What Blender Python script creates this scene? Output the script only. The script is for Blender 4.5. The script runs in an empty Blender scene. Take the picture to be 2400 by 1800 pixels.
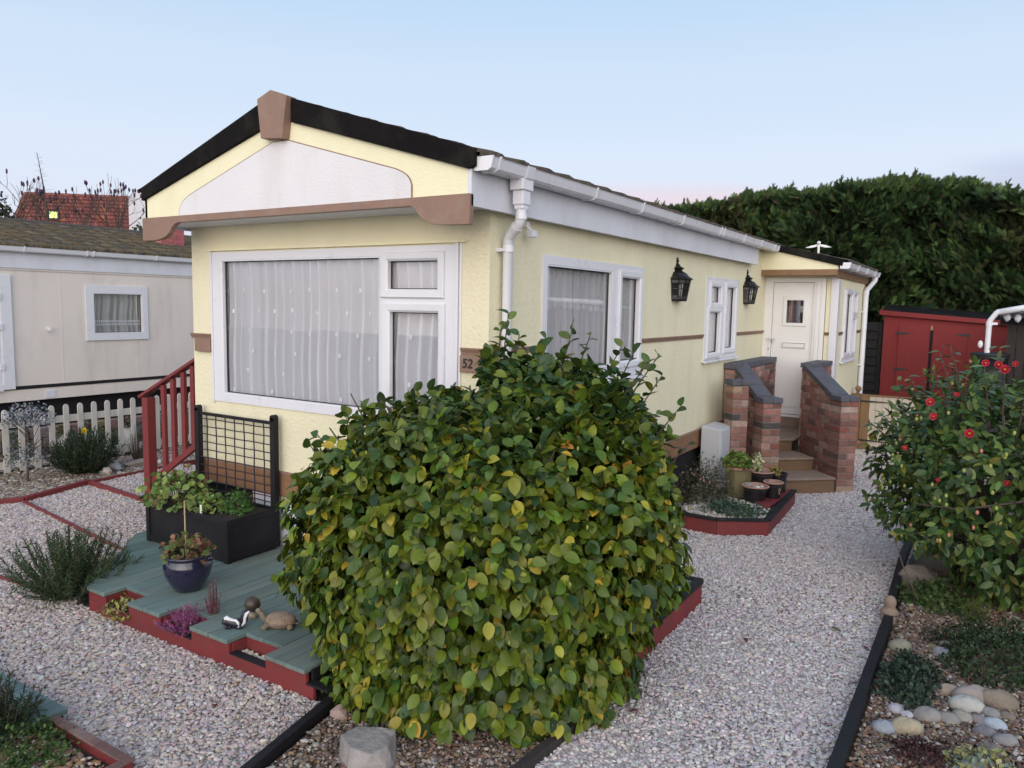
import bpy, math, random
import numpy as np
from mathutils import Vector
R_ = math.radians
random.seed(7)
rng = np.random.default_rng(11)
scene = bpy.context.scene
COL = scene.collection

# ------------------------------------------------------------------ camera
cam_d = bpy.data.cameras.new('camera')
cam_d.sensor_width = 36.0
cam_d.lens = 1789.28 / 2400 * 36
cam_d.clip_start = .05
cam_d.clip_end = 500
cam = bpy.data.objects.new('camera', cam_d)
COL.objects.link(cam)
scene.camera = cam
YAW, PITCH, ROLL = -0.5625, 0.1022, 0.0179
_f = Vector((math.sin(YAW)*math.cos(PITCH), math.cos(YAW)*math.cos(PITCH), -math.sin(PITCH)))
_r = Vector((math.cos(YAW), -math.sin(YAW), 0))
_u = _r.cross(_f)
_r2 = _r*math.cos(ROLL) + _u*math.sin(ROLL)
_u2 = -_r*math.sin(ROLL) + _u*math.cos(ROLL)
from mathutils import Matrix
cam.matrix_world = Matrix(((_r2.x, _u2.x, -_f.x, 2.9743), (_r2.y, _u2.y, -_f.y, -4.4029), (_r2.z, _u2.z, -_f.z, 2.45), (0, 0, 0, 1)))

# ------------------------------------------------------------------ world: clear dusk sky
SUN_EL, SUN_AZ = R_(7), R_(156)       # azimuth from +Y towards +X: behind the camera
SUNDIR = Vector((math.sin(SUN_AZ)*math.cos(SUN_EL), math.cos(SUN_AZ)*math.cos(SUN_EL), math.sin(SUN_EL)))
world = bpy.data.worlds.new("World")
scene.world = world
world.use_nodes = True
nt = world.node_tree
nt.nodes.clear()
N = nt.nodes.new
L = nt.links.new
out = N('ShaderNodeOutputWorld')
bg = N('ShaderNodeBackground')
bg.inputs['Strength'].default_value = 1.0
L(bg.outputs[0], out.inputs[0])
sky = N('ShaderNodeTexSky')
sky.sky_type = 'NISHITA'
sky.sun_disc = False
sky.sun_elevation = SUN_EL
sky.sun_rotation = SUN_AZ
tc = N('ShaderNodeTexCoord')
sep = N('ShaderNodeSeparateXYZ')
L(tc.outputs['Generated'], sep.inputs[0])
ramp = N('ShaderNodeValToRGB')
cr = ramp.color_ramp
cr.interpolation = 'EASE'
stops = [(0.0, (.45, .43, .47)), (.05, (.74, .74, .88)), (.10, (.79, .85, 1.0)), (.17, (.77, .87, 1.04)),
         (.26, (.69, .83, 1.02)), (.38, (.56, .76, 1.0)), (.7, (.34, .56, .88)), (1.0, (.24, .42, .74))]
while len(cr.elements) < len(stops):
    cr.elements.new(.5)
for e, (p, c) in zip(cr.elements, stops):
    e.position = p
    e.color = (*c, 1)
L(sep.outputs['Z'], ramp.inputs[0])
# western afterglow round the sunset point
dot = N('ShaderNodeVectorMath'); dot.operation = 'DOT_PRODUCT'
dot.inputs[1].default_value = SUNDIR
L(tc.outputs['Generated'], dot.inputs[0])
mr = N('ShaderNodeMapRange')
mr.inputs['From Min'].default_value = .1
mr.inputs['From Max'].default_value = 1.0
mr.interpolation_type = 'SMOOTHERSTEP'
L(dot.outputs['Value'], mr.inputs['Value'])
glow = N('ShaderNodeMix'); glow.data_type = 'RGBA'; glow.blend_type = 'ADD'
glow.inputs['B'].default_value = (2.05, 1.80, 1.58, 1)
L(mr.outputs[0], glow.inputs['Factor'])
L(ramp.outputs[0], glow.inputs['A'])
# low bank of pink and violet cloud
mp = N('ShaderNodeMapping')
mp.inputs['Scale'].default_value = (3.0, 3.0, 26)
L(tc.outputs['Generated'], mp.inputs[0])
nz = N('ShaderNodeTexNoise')
nz.inputs['Scale'].default_value = 1.0
nz.inputs['Detail'].default_value = 4
L(mp.outputs[0], nz.inputs['Vector'])
def mrange(src, a0, a1, b0=0., b1=1.):
    n_ = N('ShaderNodeMapRange'); n_.interpolation_type = 'SMOOTHSTEP'
    n_.inputs['From Min'].default_value = a0; n_.inputs['From Max'].default_value = a1
    n_.inputs['To Min'].default_value = b0; n_.inputs['To Max'].default_value = b1
    L(src, n_.inputs['Value']); return n_.outputs[0]
def mmul(x_, y_):
    n_ = N('ShaderNodeMath'); n_.operation = 'MULTIPLY'
    L(x_, n_.inputs[0])
    if isinstance(y_, float): n_.inputs[1].default_value = y_
    else: L(y_, n_.inputs[1])
    return n_.outputs[0]
noise_f = mrange(nz.outputs[0], .36, .52)
last_sky = glow.outputs['Result']
for az_, wd_, ztop, colr, k_ in ((-.40, .955, .166, (.95, .72, .80, 1), .7), (.14, .980, .185, (.56, .60, .80, 1), .9), (-1.15, .96, .105, (.86, .74, .84, 1), .5)):
    dn = N('ShaderNodeVectorMath'); dn.operation = 'DOT_PRODUCT'; dn.inputs[1].default_value = (math.sin(az_), math.cos(az_), 0)
    L(tc.outputs['Generated'], dn.inputs[0])
    f_ = mmul(mmul(mrange(sep.outputs['Z'], ztop, ztop-.035), mrange(dn.outputs['Value'], wd_-.03, wd_+.02)), mmul(noise_f, k_))
    cl = N('ShaderNodeMix'); cl.data_type = 'RGBA'
    L(f_, cl.inputs['Factor']); L(last_sky, cl.inputs['A']); cl.inputs['B'].default_value = colr
    last_sky = cl.outputs['Result']
# a share of the physical sky on top
sk = N('ShaderNodeMix'); sk.data_type = 'RGBA'; sk.blend_type = 'ADD'
sk.inputs['Factor'].default_value = .012
L(cl.outputs['Result'], sk.inputs['A'])
L(sky.outputs[0], sk.inputs['B'])
L(sk.outputs['Result'], bg.inputs['Color'])

sun_d = bpy.data.lights.new('sun', 'SUN')
sun_d.energy = .85
sun_d.angle = R_(50)
sun_d.color = (1.0, .91, .82)
sun = bpy.data.objects.new('sun', sun_d)
COL.objects.link(sun)
sun.rotation_euler = SUNDIR.to_track_quat('Z', 'Y').to_euler()
sun.location = (0, -20, 10)

vs = scene.view_settings
scene.display_settings.display_device = 'sRGB'
vs.view_transform = 'Standard'
vs.look = 'None'
vs.exposure = -.15
vs.gamma = 1
scene.cycles.max_bounces = 8
scene.cycles.transparent_max_bounces = 12
scene.cycles.use_denoising = True
scene.cycles.denoising_input_passes = 'RGB_ALBEDO_NORMAL'
scene.cycles.denoising_prefilter = 'ACCURATE'

# ------------------------------------------------------------------ materials
MATS = {}
def mat(name, col=(.5, .5, .5), rough=.6, var=.12, vs=3.0, bump=0., bs=60., metal=0., attr=None, inst=False, stretch=(1, 1, 1),
        spec=.5, dirt=None, dscale=1.5, damt=.5, transl=0., coat=0., bdist=.01, dstretch=None):
    m = bpy.data.materials.new(name)
    m.use_nodes = True
    t = m.node_tree
    p = t.nodes['Principled BSDF']
    p.inputs['Roughness'].default_value = rough
    p.inputs['Metallic'].default_value = metal
    p.inputs['Specular IOR Level'].default_value = spec
    p.inputs['Coat Weight'].default_value = coat
    tcn = t.nodes.new('ShaderNodeTexCoord')
    mpn = t.nodes.new('ShaderNodeMapping')
    mpn.inputs['Scale'].default_value = stretch
    t.links.new(tcn.outputs['Object'], mpn.inputs[0])
    n1 = t.nodes.new('ShaderNodeTexNoise')
    n1.inputs['Scale'].default_value = vs
    n1.inputs['Detail'].default_value = 6
    n1.inputs['Roughness'].default_value = .6
    t.links.new(mpn.outputs[0], n1.inputs['Vector'])
    rg = t.nodes.new('ShaderNodeMapRange')
    rg.inputs['From Min'].default_value = .25
    rg.inputs['From Max'].default_value = .75
    rg.inputs['To Min'].default_value = 1 - var
    rg.inputs['To Max'].default_value = 1 + var
    t.links.new(n1.outputs[0], rg.inputs['Value'])
    mx = t.nodes.new('ShaderNodeMix'); mx.data_type = 'RGBA'; mx.blend_type = 'MULTIPLY'
    mx.inputs['Factor'].default_value = 1
    if attr:
        a = t.nodes.new('ShaderNodeAttribute')
        a.attribute_name = attr
        if inst:
            a.attribute_type = 'INSTANCER'
        t.links.new(a.outputs['Color'], mx.inputs['A'])
    else:
        mx.inputs['A'].default_value = (*col, 1)
    t.links.new(rg.outputs[0], mx.inputs['B'])
    last = mx.outputs['Result']
    if dirt and not (name == '_'):
        n3 = t.nodes.new('ShaderNodeTexNoise')
        n3.inputs['Scale'].default_value = dscale
        n3.inputs['Detail'].default_value = 8
        n3.inputs['Roughness'].default_value = .65
        if dstretch:
            mp3 = t.nodes.new('ShaderNodeMapping'); mp3.inputs['Scale'].default_value = dstretch
            t.links.new(tcn.outputs['Object'], mp3.inputs[0]); t.links.new(mp3.outputs[0], n3.inputs['Vector'])
        else:
            t.links.new(mpn.outputs[0], n3.inputs['Vector'])
        r3 = t.nodes.new('ShaderNodeMapRange')
        r3.inputs['From Min'].default_value = .5
        r3.inputs['From Max'].default_value = .72
        r3.inputs['To Max'].default_value = damt
        t.links.new(n3.outputs[0], r3.inputs['Value'])
        m3 = t.nodes.new('ShaderNodeMix'); m3.data_type = 'RGBA'
        m3.inputs['B'].default_value = (*dirt, 1)
        t.links.new(r3.outputs[0], m3.inputs['Factor'])
        t.links.new(last, m3.inputs['A'])
        last = m3.outputs['Result']
    t.links.new(last, p.inputs['Base Color'])
    rr = t.nodes.new('ShaderNodeMapRange')
    rr.inputs['To Min'].default_value = max(0, rough-.08)
    rr.inputs['To Max'].default_value = min(1, rough+.1)
    t.links.new(n1.outputs[0], rr.inputs['Value'])
    t.links.new(rr.outputs[0], p.inputs['Roughness'])
    if bump:
        n2 = t.nodes.new('ShaderNodeTexNoise')
        n2.inputs['Scale'].default_value = bs
        n2.inputs['Detail'].default_value = 5
        t.links.new(mpn.outputs[0], n2.inputs['Vector'])
        b = t.nodes.new('ShaderNodeBump')
        b.inputs['Strength'].default_value = bump
        b.inputs['Distance'].default_value = bdist
        t.links.new(n2.outputs[0], b.inputs['Height'])
        t.links.new(b.outputs[0], p.inputs['Normal'])
    if transl:
        tr = t.nodes.new('ShaderNodeBsdfTranslucent')
        t.links.new(last, tr.inputs['Color'])
        ms = t.nodes.new('ShaderNodeMixShader')
        ms.inputs[0].default_value = transl
        t.links.new(p.outputs[0], ms.inputs[1])
        t.links.new(tr.outputs[0], ms.inputs[2])
        t.links.new(ms.outputs[0], t.nodes['Material Output'].inputs[0])
    MATS[name] = m
    return m

mat('render_yellow', (.745, .69, .485), .85, .05, 1.2, .6, 34, dirt=(.58, .53, .38), dscale=3.2, damt=.34, dstretch=(1, 1, .16), bdist=.013)
mat('gable_yellow', (.80, .755, .52), .8, .04, 1.5, .45, 60, dirt=(.55, .50, .34), dscale=1.6, damt=.25, bdist=.008)
mat('gable_white', (.70, .685, .695), .8, .04, 1.5, .4, 70, dirt=(.56, .53, .50), dscale=3, damt=.45, dstretch=(1, 1, .2), bdist=.008)
mat('trim_brown', (.245, .150, .108), .62, .12, 5, .25, 90, dirt=(.33, .26, .22), dscale=6, damt=.35)
mat('skirt_brown', (.245, .125, .062), .65, .15, 3, .2, 80, stretch=(1, 1, 6), dirt=(.12, .08, .06), dscale=2.5, damt=.5)
mat('verge_black', (.008, .007, .007), .9, .3, 6, .5, 60, dirt=(.038, .038, .028), dscale=2.2, damt=.6, spec=.12)
mat('roof_tile', (.075, .062, .055), .9, .35, 9, .6, 60, dirt=(.11, .11, .06), dscale=3, damt=.6)
mat('upvc', (.69, .69, .725), .28, .03, 3, .0)
mat('upvc_aged', (.66, .67, .72), .42, .06, 2.5, .05, 40, stretch=(1, 1, .5), dirt=(.42, .42, .42), dscale=2.2, damt=.35)
mat('door_white', (.76, .75, .74), .35, .03, 3)
mat('seal_black', (.012, .012, .014), .5, .1)
mat('lamp_black', (.012, .011, .011), .32, .2, 12, .15, 80)
mat('deck_teal', (.125, .18, .168), .78, .30, 2.2, .35, 30, attr='Col', stretch=(9, .7, 3), dirt=(.14, .15, .095), dscale=1.6, damt=.65)
mat('red_paint', (.180, .024, .025), .65, .16, 4, .25, 60, dirt=(.10, .035, .028), dscale=3.5, damt=.55)
mat('shed_red', (.215, .018, .018), .7, .14, 5, .3, 40, stretch=(6, 6, 1), dirt=(.14, .03, .025), dscale=1.2, damt=.4)
mat('black_wood', (.010, .009, .011), .62, .3, 6, .4, 40, dirt=(.032, .029, .029), dscale=4, damt=.35, spec=.3)
mat('bar_black', (.016, .010, .018), .55, .2, 10)
mat('soil', (.035, .025, .018), .95, .4, 20, 1.0, 40, bdist=.03)
mat('ground_earth', (.17, .16, .15), .95, .35, 3, .8, 30)
mat('gravel_base', (.44, .385, .37), .95, .5, 45, 1.0, 60, bdist=.02)
mat('bed_base', (.12, .085, .06), .95, .5, 45, 1.0, 60, bdist=.02)
mat('pebble', attr='pcol', inst=True, rough=.72, var=.14, vs=1.6, bump=.15, bs=9)
mat('stone', (.26, .235, .22), .85, .3, 5, .8, 18, dirt=(.36, .33, .31), dscale=7, damt=.7, bdist=.02)
mat('stone_attr', attr='Col', rough=.85, var=.28, vs=14, bump=.5, bs=60, dirt=(.16, .13, .10), dscale=10, damt=.5)
mat('brick', attr='Col', rough=.88, var=.28, vs=16, bump=.7, bs=70, dirt=(.10, .075, .065), dscale=9, damt=.5, bdist=.008)
mat('mortar', (.22, .18, .155), .95, .2, 20, .6, 90)
mat('coping', (.085, .087, .105), .75, .2, 10, .35, 50, dirt=(.05, .05, .055), dscale=6, damt=.6)
mat('tread', (.23, .17, .13), .85, .18, 5, .3, 70, dirt=(.18, .14, .11), dscale=4, damt=.5)
mat('riser', (.155, .092, .050), .7, .2, 3, .3, 60, stretch=(1, 1, 5))
mat('leaf', attr='Col', rough=.36, var=.18, vs=28, bump=.12, bs=70, transl=.16, spec=.30)
mat('leaf_dull', attr='Col', rough=.62, var=.18, vs=25, transl=.15, spec=.3)
mat('bark', (.075, .058, .045), .9, .3, 12, .6, 60)
mat('petal', attr='Col', rough=.55, var=.12, vs=40, transl=.25)
mat('neigh_wall', (.70, .63, .575), .75, .05, 1.2, .1, 90, dirt=(.44, .41, .38), dscale=2.6, damt=.5, dstretch=(1, 1, .2))
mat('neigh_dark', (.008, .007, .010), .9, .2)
mat('neigh_tile', attr='Col', rough=.95, var=.35, vs=14, bump=.8, bs=40, dirt=(.14, .085, .03), dscale=1.7, damt=.6)
mat('fence_cream', (.56, .52, .47), .8, .12, 4, .2, 40, stretch=(2, 2, .5), dirt=(.25, .25, .20), dscale=5, damt=.4)
mat('red_tile', attr='Col', rough=.9, var=.3, vs=5, bump=.5, bs=12, dirt=(.16, .06, .045), dscale=2, damt=.7)
mat('pink_brick', attr='Col', rough=.9, var=.15, vs=12)
mat('pot_blue', (.018, .016, .042), .16, .3, 6, .05, 20, coat=.6)
mat('pot_black', (.012, .011, .013), .4, .2)
mat('terracotta', (.34, .20, .15), .8, .2, 14)
mat('faded_red', (.15, .075, .065), .85, .3, 6, .4, 50, stretch=(1.5, .6, 1), dirt=(.28, .22, .19), dscale=5, damt=.7)
mat('tub_wood', (.20, .17, .085), .85, .25, 4, .4, 40, stretch=(4, 4, .6), dirt=(.10, .11, .05), dscale=4, damt=.6)
mat('gate_brown', (.215, .125, .062), .7, .15, 3, .2, 60, stretch=(4, 4, 1))
mat('gate_cream', (.52, .46, .38), .7, .1, 3)
mat('ornament', attr='Col', rough=.38, var=.12, vs=20, bump=.1, bs=60)
mat('ornament_rough', attr='Col', rough=.9, var=.35, vs=35, bump=1.0, bs=110, bdist=.01)
mat('meter_box', (.50, .515, .54), .5, .06, 3)
mat('corrugated', (.55, .56, .60), .4, .2, 4)
mat('fence_dark', (.030, .024, .022), .85, .3, 5, .4, 30, stretch=(4, 4, .6))
mat('water_butt', (.010, .011, .014), .5, .2)
mat('metal_black', (.02, .02, .022), .5, .2)
mat('brass', (.45, .30, .08), .35, .1, metal=.8)
mat('cane', (.45, .33, .19), .7, .1)
mat('hedge_leaf', attr='Col', rough=.8, var=.3, vs=6, transl=.12, spec=.25)
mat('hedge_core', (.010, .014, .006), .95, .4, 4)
mat('room_dark', (.20, .16, .15), .9, .1)
mat('number_black', (.012, .012, .012), .5, .1)
mat('shell_white', (.72, .71, .70), .5, .1, 12)

def glass_mat():
    m = bpy.data.materials.new('glass')
    m.use_nodes = True
    t = m.node_tree
    t.nodes.clear()
    o = t.nodes.new('ShaderNodeOutputMaterial')
    tr = t.nodes.new('ShaderNodeBsdfTransparent')
    tr.inputs[0].default_value = (.95, .965, .97, 1)
    gl = t.nodes.new('ShaderNodeBsdfGlossy')
    gl.inputs['Roughness'].default_value = .02
    lw = t.nodes.new('ShaderNodeLayerWeight')      # Schlick: 4 percent head on, rising at grazing angles
    lw.inputs[0].default_value = .5
    pw = t.nodes.new('ShaderNodeMath'); pw.operation = 'POWER'; pw.inputs[1].default_value = 5
    t.links.new(lw.outputs['Facing'], pw.inputs[0])
    ma = t.nodes.new('ShaderNodeMath'); ma.operation = 'MULTIPLY_ADD'
    ma.inputs[1].default_value = .88
    ma.inputs[2].default_value = .12
    ma.use_clamp = True
    t.links.new(pw.outputs[0], ma.inputs[0])
    nn = t.nodes.new('ShaderNodeTexNoise'); nn.inputs['Scale'].default_value = 1.3
    bb = t.nodes.new('ShaderNodeBump'); bb.inputs['Strength'].default_value = .03; bb.inputs['Distance'].default_value = .05
    tcn = t.nodes.new('ShaderNodeTexCoord')
    t.links.new(tcn.outputs['Object'], nn.inputs[0])
    t.links.new(nn.outputs[0], bb.inputs['Height'])
    t.links.new(bb.outputs[0], gl.inputs['Normal'])
    mx = t.nodes.new('ShaderNodeMixShader')
    t.links.new(ma.outputs[0], mx.inputs[0])
    t.links.new(tr.outputs[0], mx.inputs[1])
    t.links.new(gl.outputs[0], mx.inputs[2])
    t.links.new(mx.outputs[0], o.inputs[0])
    MATS['glass'] = m
glass_mat()

def sheer_mat(name, col, opacity, spots=False, sx=.30, sz=.30):
    """net curtain: woven cloth that lets part of the room show through; optional woven squares"""
    m = bpy.data.materials.new(name)
    m.use_nodes = True
    t = m.node_tree
    t.nodes.clear()
    o = t.nodes.new('ShaderNodeOutputMaterial')
    at = t.nodes.new('ShaderNodeAttribute'); at.attribute_name = 'Col'
    df = t.nodes.new('ShaderNodeBsdfDiffuse')
    tl = t.nodes.new('ShaderNodeBsdfTranslucent')
    mu = t.nodes.new('ShaderNodeMix'); mu.data_type = 'RGBA'; mu.blend_type = 'MULTIPLY'
    mu.inputs['Factor'].default_value = 1
    mu.inputs['A'].default_value = (*col, 1)
    t.links.new(at.outputs['Color'], mu.inputs['B'])
    t.links.new(mu.outputs['Result'], df.inputs[0]); t.links.new(mu.outputs['Result'], tl.inputs[0])
    m1 = t.nodes.new('ShaderNodeMixShader'); m1.inputs[0].default_value = .12
    t.links.new(df.outputs[0], m1.inputs[1]); t.links.new(tl.outputs[0], m1.inputs[2])
    tp = t.nodes.new('ShaderNodeBsdfTransparent')
    m2 = t.nodes.new('ShaderNodeMixShader'); m2.inputs[0].default_value = opacity
    t.links.new(tp.outputs[0], m2.inputs[1]); t.links.new(m1.outputs[0], m2.inputs[2])
    t.links.new(m2.outputs[0], o.inputs[0])
    MATS[name] = m
sheer_mat('sheer', (.86, .83, .84), .96)
sheer_mat('sheer_spot', (.92, .91, .93), 1.0)
sheer_mat('net', (.72, .72, .74), .75)

# ------------------------------------------------------------------ mesh builder
W = {}
def tagit(o, label=None, cat=None, group=None, kind=None):
    if label: o['label'] = label
    if cat: o['category'] = cat
    if group: o['group'] = group
    if kind: o['kind'] = kind
    return o
def thing(name, label, cat, loc, group=None):
    o = bpy.data.objects.new(name, None)
    o.empty_display_size = .1
    COL.objects.link(o)
    o.location = loc
    W[o.name] = Vector(loc)
    return tagit(o, label, cat, group)

class MB:
    def __init__(s):
        s.v = []; s.f = []; s.c = []; s.col = (1, 1, 1)
    def add(s, vs_, fs_, col=None):
        b = len(s.v)
        s.v.extend([tuple(p) for p in vs_])
        for f in fs_:
            s.f.append(tuple(b+i for i in f)); s.c.append(s.col if col is None else tuple(col))
        return s
    def box(s, x0, y0, z0, x1, y1, z1, col=None):
        x0, x1 = min(x0, x1), max(x0, x1); y0, y1 = min(y0, y1), max(y0, y1); z0, z1 = min(z0, z1), max(z0, z1)
        v = [(x0, y0, z0), (x1, y0, z0), (x1, y1, z0), (x0, y1, z0), (x0, y0, z1), (x1, y0, z1), (x1, y1, z1), (x0, y1, z1)]
        return s.add(v, [(0, 3, 2, 1), (4, 5, 6, 7), (0, 1, 5, 4), (1, 2, 6, 5), (2, 3, 7, 6), (3, 0, 4, 7)], col)
    def prism(s, poly, vec, col=None):
        n = len(poly)
        a = [Vector(p) for p in poly]
        b = [p + Vector(vec) for p in a]
        # orientation
        nn = Vector((0, 0, 0))
        for i in range(n):
            nn += a[i].cross(a[(i+1) % n])
        fl = nn.dot(Vector(vec)) > 0
        f0 = tuple(range(n)); f1 = tuple(range(n, 2*n))
        fs = [f0[::-1] if fl else f0, f1 if fl else f1[::-1]]
        for i in range(n):
            j = (i+1) % n
            q = (i, j, n+j, n+i)
            fs.append(q if fl else q[::-1])
        return s.add(a+b, fs, col)
    def beam(s, p, q, w, h, up=(0, 0, 1), col=None):
        """bar of width w (sideways) and height h (along up) from p to q, centred"""
        p = Vector(p); q = Vector(q); d = (q-p).normalized()
        u = Vector(up); sd = d.cross(u)
        if sd.length < 1e-4:
            sd = d.cross(Vector((1, 0, 0)))
        sd.normalize(); u = sd.cross(d).normalized()
        a = [p + sd*(w/2*i) + u*(h/2*j) for i, j in ((-1, -1), (1, -1), (1, 1), (-1, 1))]
        return s.prism(a, q-p, col)
    def tube(s, pts, r, n=10, col=None, caps=True):
        pts = [Vector(p) for p in pts]
        rr = r if isinstance(r, (list, tuple)) else [r]*len(pts)
        prev = None; b = len(s.v); fs = []
        vs_ = []
        for i, p in enumerate(pts):
            d = (pts[min(i+1, len(pts)-1)]-pts[max(i-1, 0)])
            if d.length < 1e-9: d = Vector((0, 0, 1))
            d.normalize()
            if prev is None:
                a = d.orthogonal().normalized()
            else:
                a = (prev - d*prev.dot(d))
                a = a.normalized() if a.length > 1e-6 else d.orthogonal().normalized()
            prev = a; c = d.cross(a)
            for k in range(n):
                t = 2*math.pi*k/n
                vs_.append(p + (a*math.cos(t)+c*math.sin(t))*rr[i])
        for i in range(len(pts)-1):
            for k in range(n):
                k2 = (k+1) % n
                fs.append((i*n+k, i*n+k2, (i+1)*n+k2, (i+1)*n+k))
        if caps:
            fs.append(tuple(range(n))[::-1]); fs.append(tuple((len(pts)-1)*n+k for k in range(n)))
        return s.add(vs_, fs, col)
    def lathe(s, c, prof, n=24, col=None, ang=(0, 2*math.pi), sx=1, sy=1):
        vs_ = []; fs = []
        for r, z in prof:
            for k in range(n):
                t = ang[0]+(ang[1]-ang[0])*k/n
                vs_.append((c[0]+max(r, 1e-4)*math.cos(t)*sx, c[1]+max(r, 1e-4)*math.sin(t)*sy, c[2]+z))
        for i in range(len(prof)-1):
            for k in range(n):
                k2 = (k+1) % n
                fs.append((i*n+k, i*n+k2, (i+1)*n+k2, (i+1)*n+k))
        if prof[0][0] > .002: fs.append(tuple(range(n))[::-1])
        if prof[-1][0] > .002: fs.append(tuple((len(prof)-1)*n+k for k in range(n)))
        return s.add(vs_, fs, col)
    def blob(s, c, r, n=10, m=7, noise=.0, col=None, flat=None, rot=0.):
        """stone or fruit: ellipsoid with a little unevenness"""
        vs_ = []; fs = []
        rx, ry, rz = r
        ph = [random.uniform(0, 6.28) for _ in range(6)]
        for i in range(m+1):
            th = math.pi*i/m
            for k in range(n):
                a = 2*math.pi*k/n
                d = 1+noise*(math.sin(2*a+ph[0]+2*th)+.6*math.sin(3*a+ph[1])*math.sin(th)+.5*math.sin(3*th+ph[2]+a))
                x = math.sin(th)*math.cos(a)*rx*d; y = math.sin(th)*math.sin(a)*ry*d; z = math.cos(th)*rz*d
                vs_.append((c[0]+x*math.cos(rot)-y*math.sin(rot), c[1]+x*math.sin(rot)+y*math.cos(rot), c[2]+z))
        for i in range(m):
            for k in range(n):
                k2 = (k+1) % n
                fs.append((i*n+k, (i+1)*n+k, (i+1)*n+k2, i*n+k2))
        return s.add(vs_, fs, col)
    def build(s, name, m, parent=None, smooth=False, bevel=0., seg=2):
        me = bpy.data.meshes.new(name)
        v = np.array(s.v, float)
        if parent is None:
            off = Vector(((v[:, 0].min()+v[:, 0].max())/2, (v[:, 1].min()+v[:, 1].max())/2, v[:, 2].min()))
        else:
            off = W[parent.name]
        me.from_pydata([tuple(p) for p in (v-np.array(off))], [], s.f)
        me.materials.append(MATS[m])
        at = me.attributes.new('Col', 'FLOAT_COLOR', 'FACE')
        cc = np.ones((len(s.f), 4), np.float32)
        cc[:, :3] = np.array(s.c, np.float32)
        if len(me.polygons) == len(s.f):
            at.data.foreach_set('color', cc.ravel())
        if smooth:
            me.shade_smooth()
        me.update()
        o = bpy.data.objects.new(name, me)
        COL.objects.link(o)
        if parent is None:
            o.location = off
        else:
            o.parent = parent
        W[o.name] = Vector(off)
        if bevel:
            md = o.modifiers.new('bevel', 'BEVEL')
            md.width = bevel; md.segments = seg; md.limit_method = 'ANGLE'; md.angle_limit = R_(40)
            md.harden_normals = False
        if smooth == 'auto':
            pass
        return o

def mesh_np(name, v, f, cols, m, parent=None, smooth=True, fcol=None):
    """fast mesh from arrays: v (n,3), f (k,4) quads, cols (k,3) one colour per face"""
    me = bpy.data.meshes.new(name)
    off = np.array(W[parent.name]) if parent is not None else np.array([(v[:, 0].min()+v[:, 0].max())/2, (v[:, 1].min()+v[:, 1].max())/2, v[:, 2].min()])
    vv = (v-off).astype(np.float32)
    k = f.shape[1]
    me.vertices.add(len(vv)); me.vertices.foreach_set('co', vv.ravel())
    me.loops.add(f.size); me.loops.foreach_set('vertex_index', f.astype(np.int32).ravel())
    me.polygons.add(len(f))
    me.polygons.foreach_set('loop_start', (np.arange(len(f))*k).astype(np.int32))
    me.polygons.foreach_set('loop_total', np.full(len(f), k, np.int32))
    me.update(calc_edges=True)
    me.validate()
    me.materials.append(MATS[m])
    at = me.attributes.new('Col', 'FLOAT_COLOR', 'FACE')
    c4 = np.ones((len(f), 4), np.float32); c4[:, :3] = cols
    at.data.foreach_set('color', c4.ravel())
    if smooth:
        me.shade_smooth()
    o = bpy.data.objects.new(name, me)
    COL.objects.link(o)
    if parent is None:
        o.location = off
    else:
        o.parent = parent
    W[o.name] = Vector(off)
    return o

def leaf_template(w=.32, fold=.18, droop=.25, rows=6, tip=1.0):
    """one leaf, length 1 along y: folded midrib, drooping tip"""
    vs_ = []; fs = []
    for i in range(rows):
        t = i/(rows-1)
        ww = w*(math.sin(math.pi*min(1, t**.92))**.62 if 0 < t < 1 else .03)
        if t > .85: ww *= (1-(t-.85)*1.2*tip)
        z = -droop*t*t
        for sx in (-1, 0, 1):
            vs_.append((sx*ww, t, z+(abs(sx)*fold*ww)))
    for i in range(rows-1):
        for k in (0, 1):
            a = i*3+k
            fs.append((a, a+1, a+4, a+3))
    return np.array(vs_), np.array(fs)

def nrm(a):
    return a/np.maximum(np.linalg.norm(a, axis=1, keepdims=True), 1e-9)

def scatter(tmpl, P, T, Nn, S, cols, wobble=0.):
    tv, tf = tmpl
    T = nrm(T); B = nrm(np.cross(T, Nn)); Nn = np.cross(B, T)
    n = len(P); k = len(tv)
    S = np.asarray(S).reshape(-1, 1, 1)
    v = P[:, None, :] + S*(tv[None, :, 0:1]*B[:, None, :] + tv[None, :, 1:2]*T[:, None, :] + tv[None, :, 2:3]*Nn[:, None, :])
    f = tf[None]+(np.arange(n)*k)[:, None, None]
    c = np.repeat(cols, len(tf), axis=0)
    return v.reshape(-1, 3), f.reshape(-1, tf.shape[1]), c

def rand_unit(n):
    return nrm(rng.normal(size=(n, 3)))

def palette(n, cols, weights, jit=.15):
    cols = np.array(cols); w = np.array(weights, float); w /= w.sum()
    c = cols[rng.choice(len(cols), n, p=w)]
    return np.clip(c*(1+rng.normal(0, jit, (n, 1)))*(1+rng.normal(0, jit*.4, (n, 3))), .002, 1)

def inpoly(x, y, poly):
    ins = np.zeros(len(x), bool)
    n = len(poly)
    for i in range(n):
        x1, y1 = poly[i]; x2, y2 = poly[(i+1) % n]
        c = ((y1 > y) != (y2 > y)) & (x < (x2-x1)*(y-y1)/((y2-y1) if y2 != y1 else 1e-9)+x1)
        ins ^= c
    return ins

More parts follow.
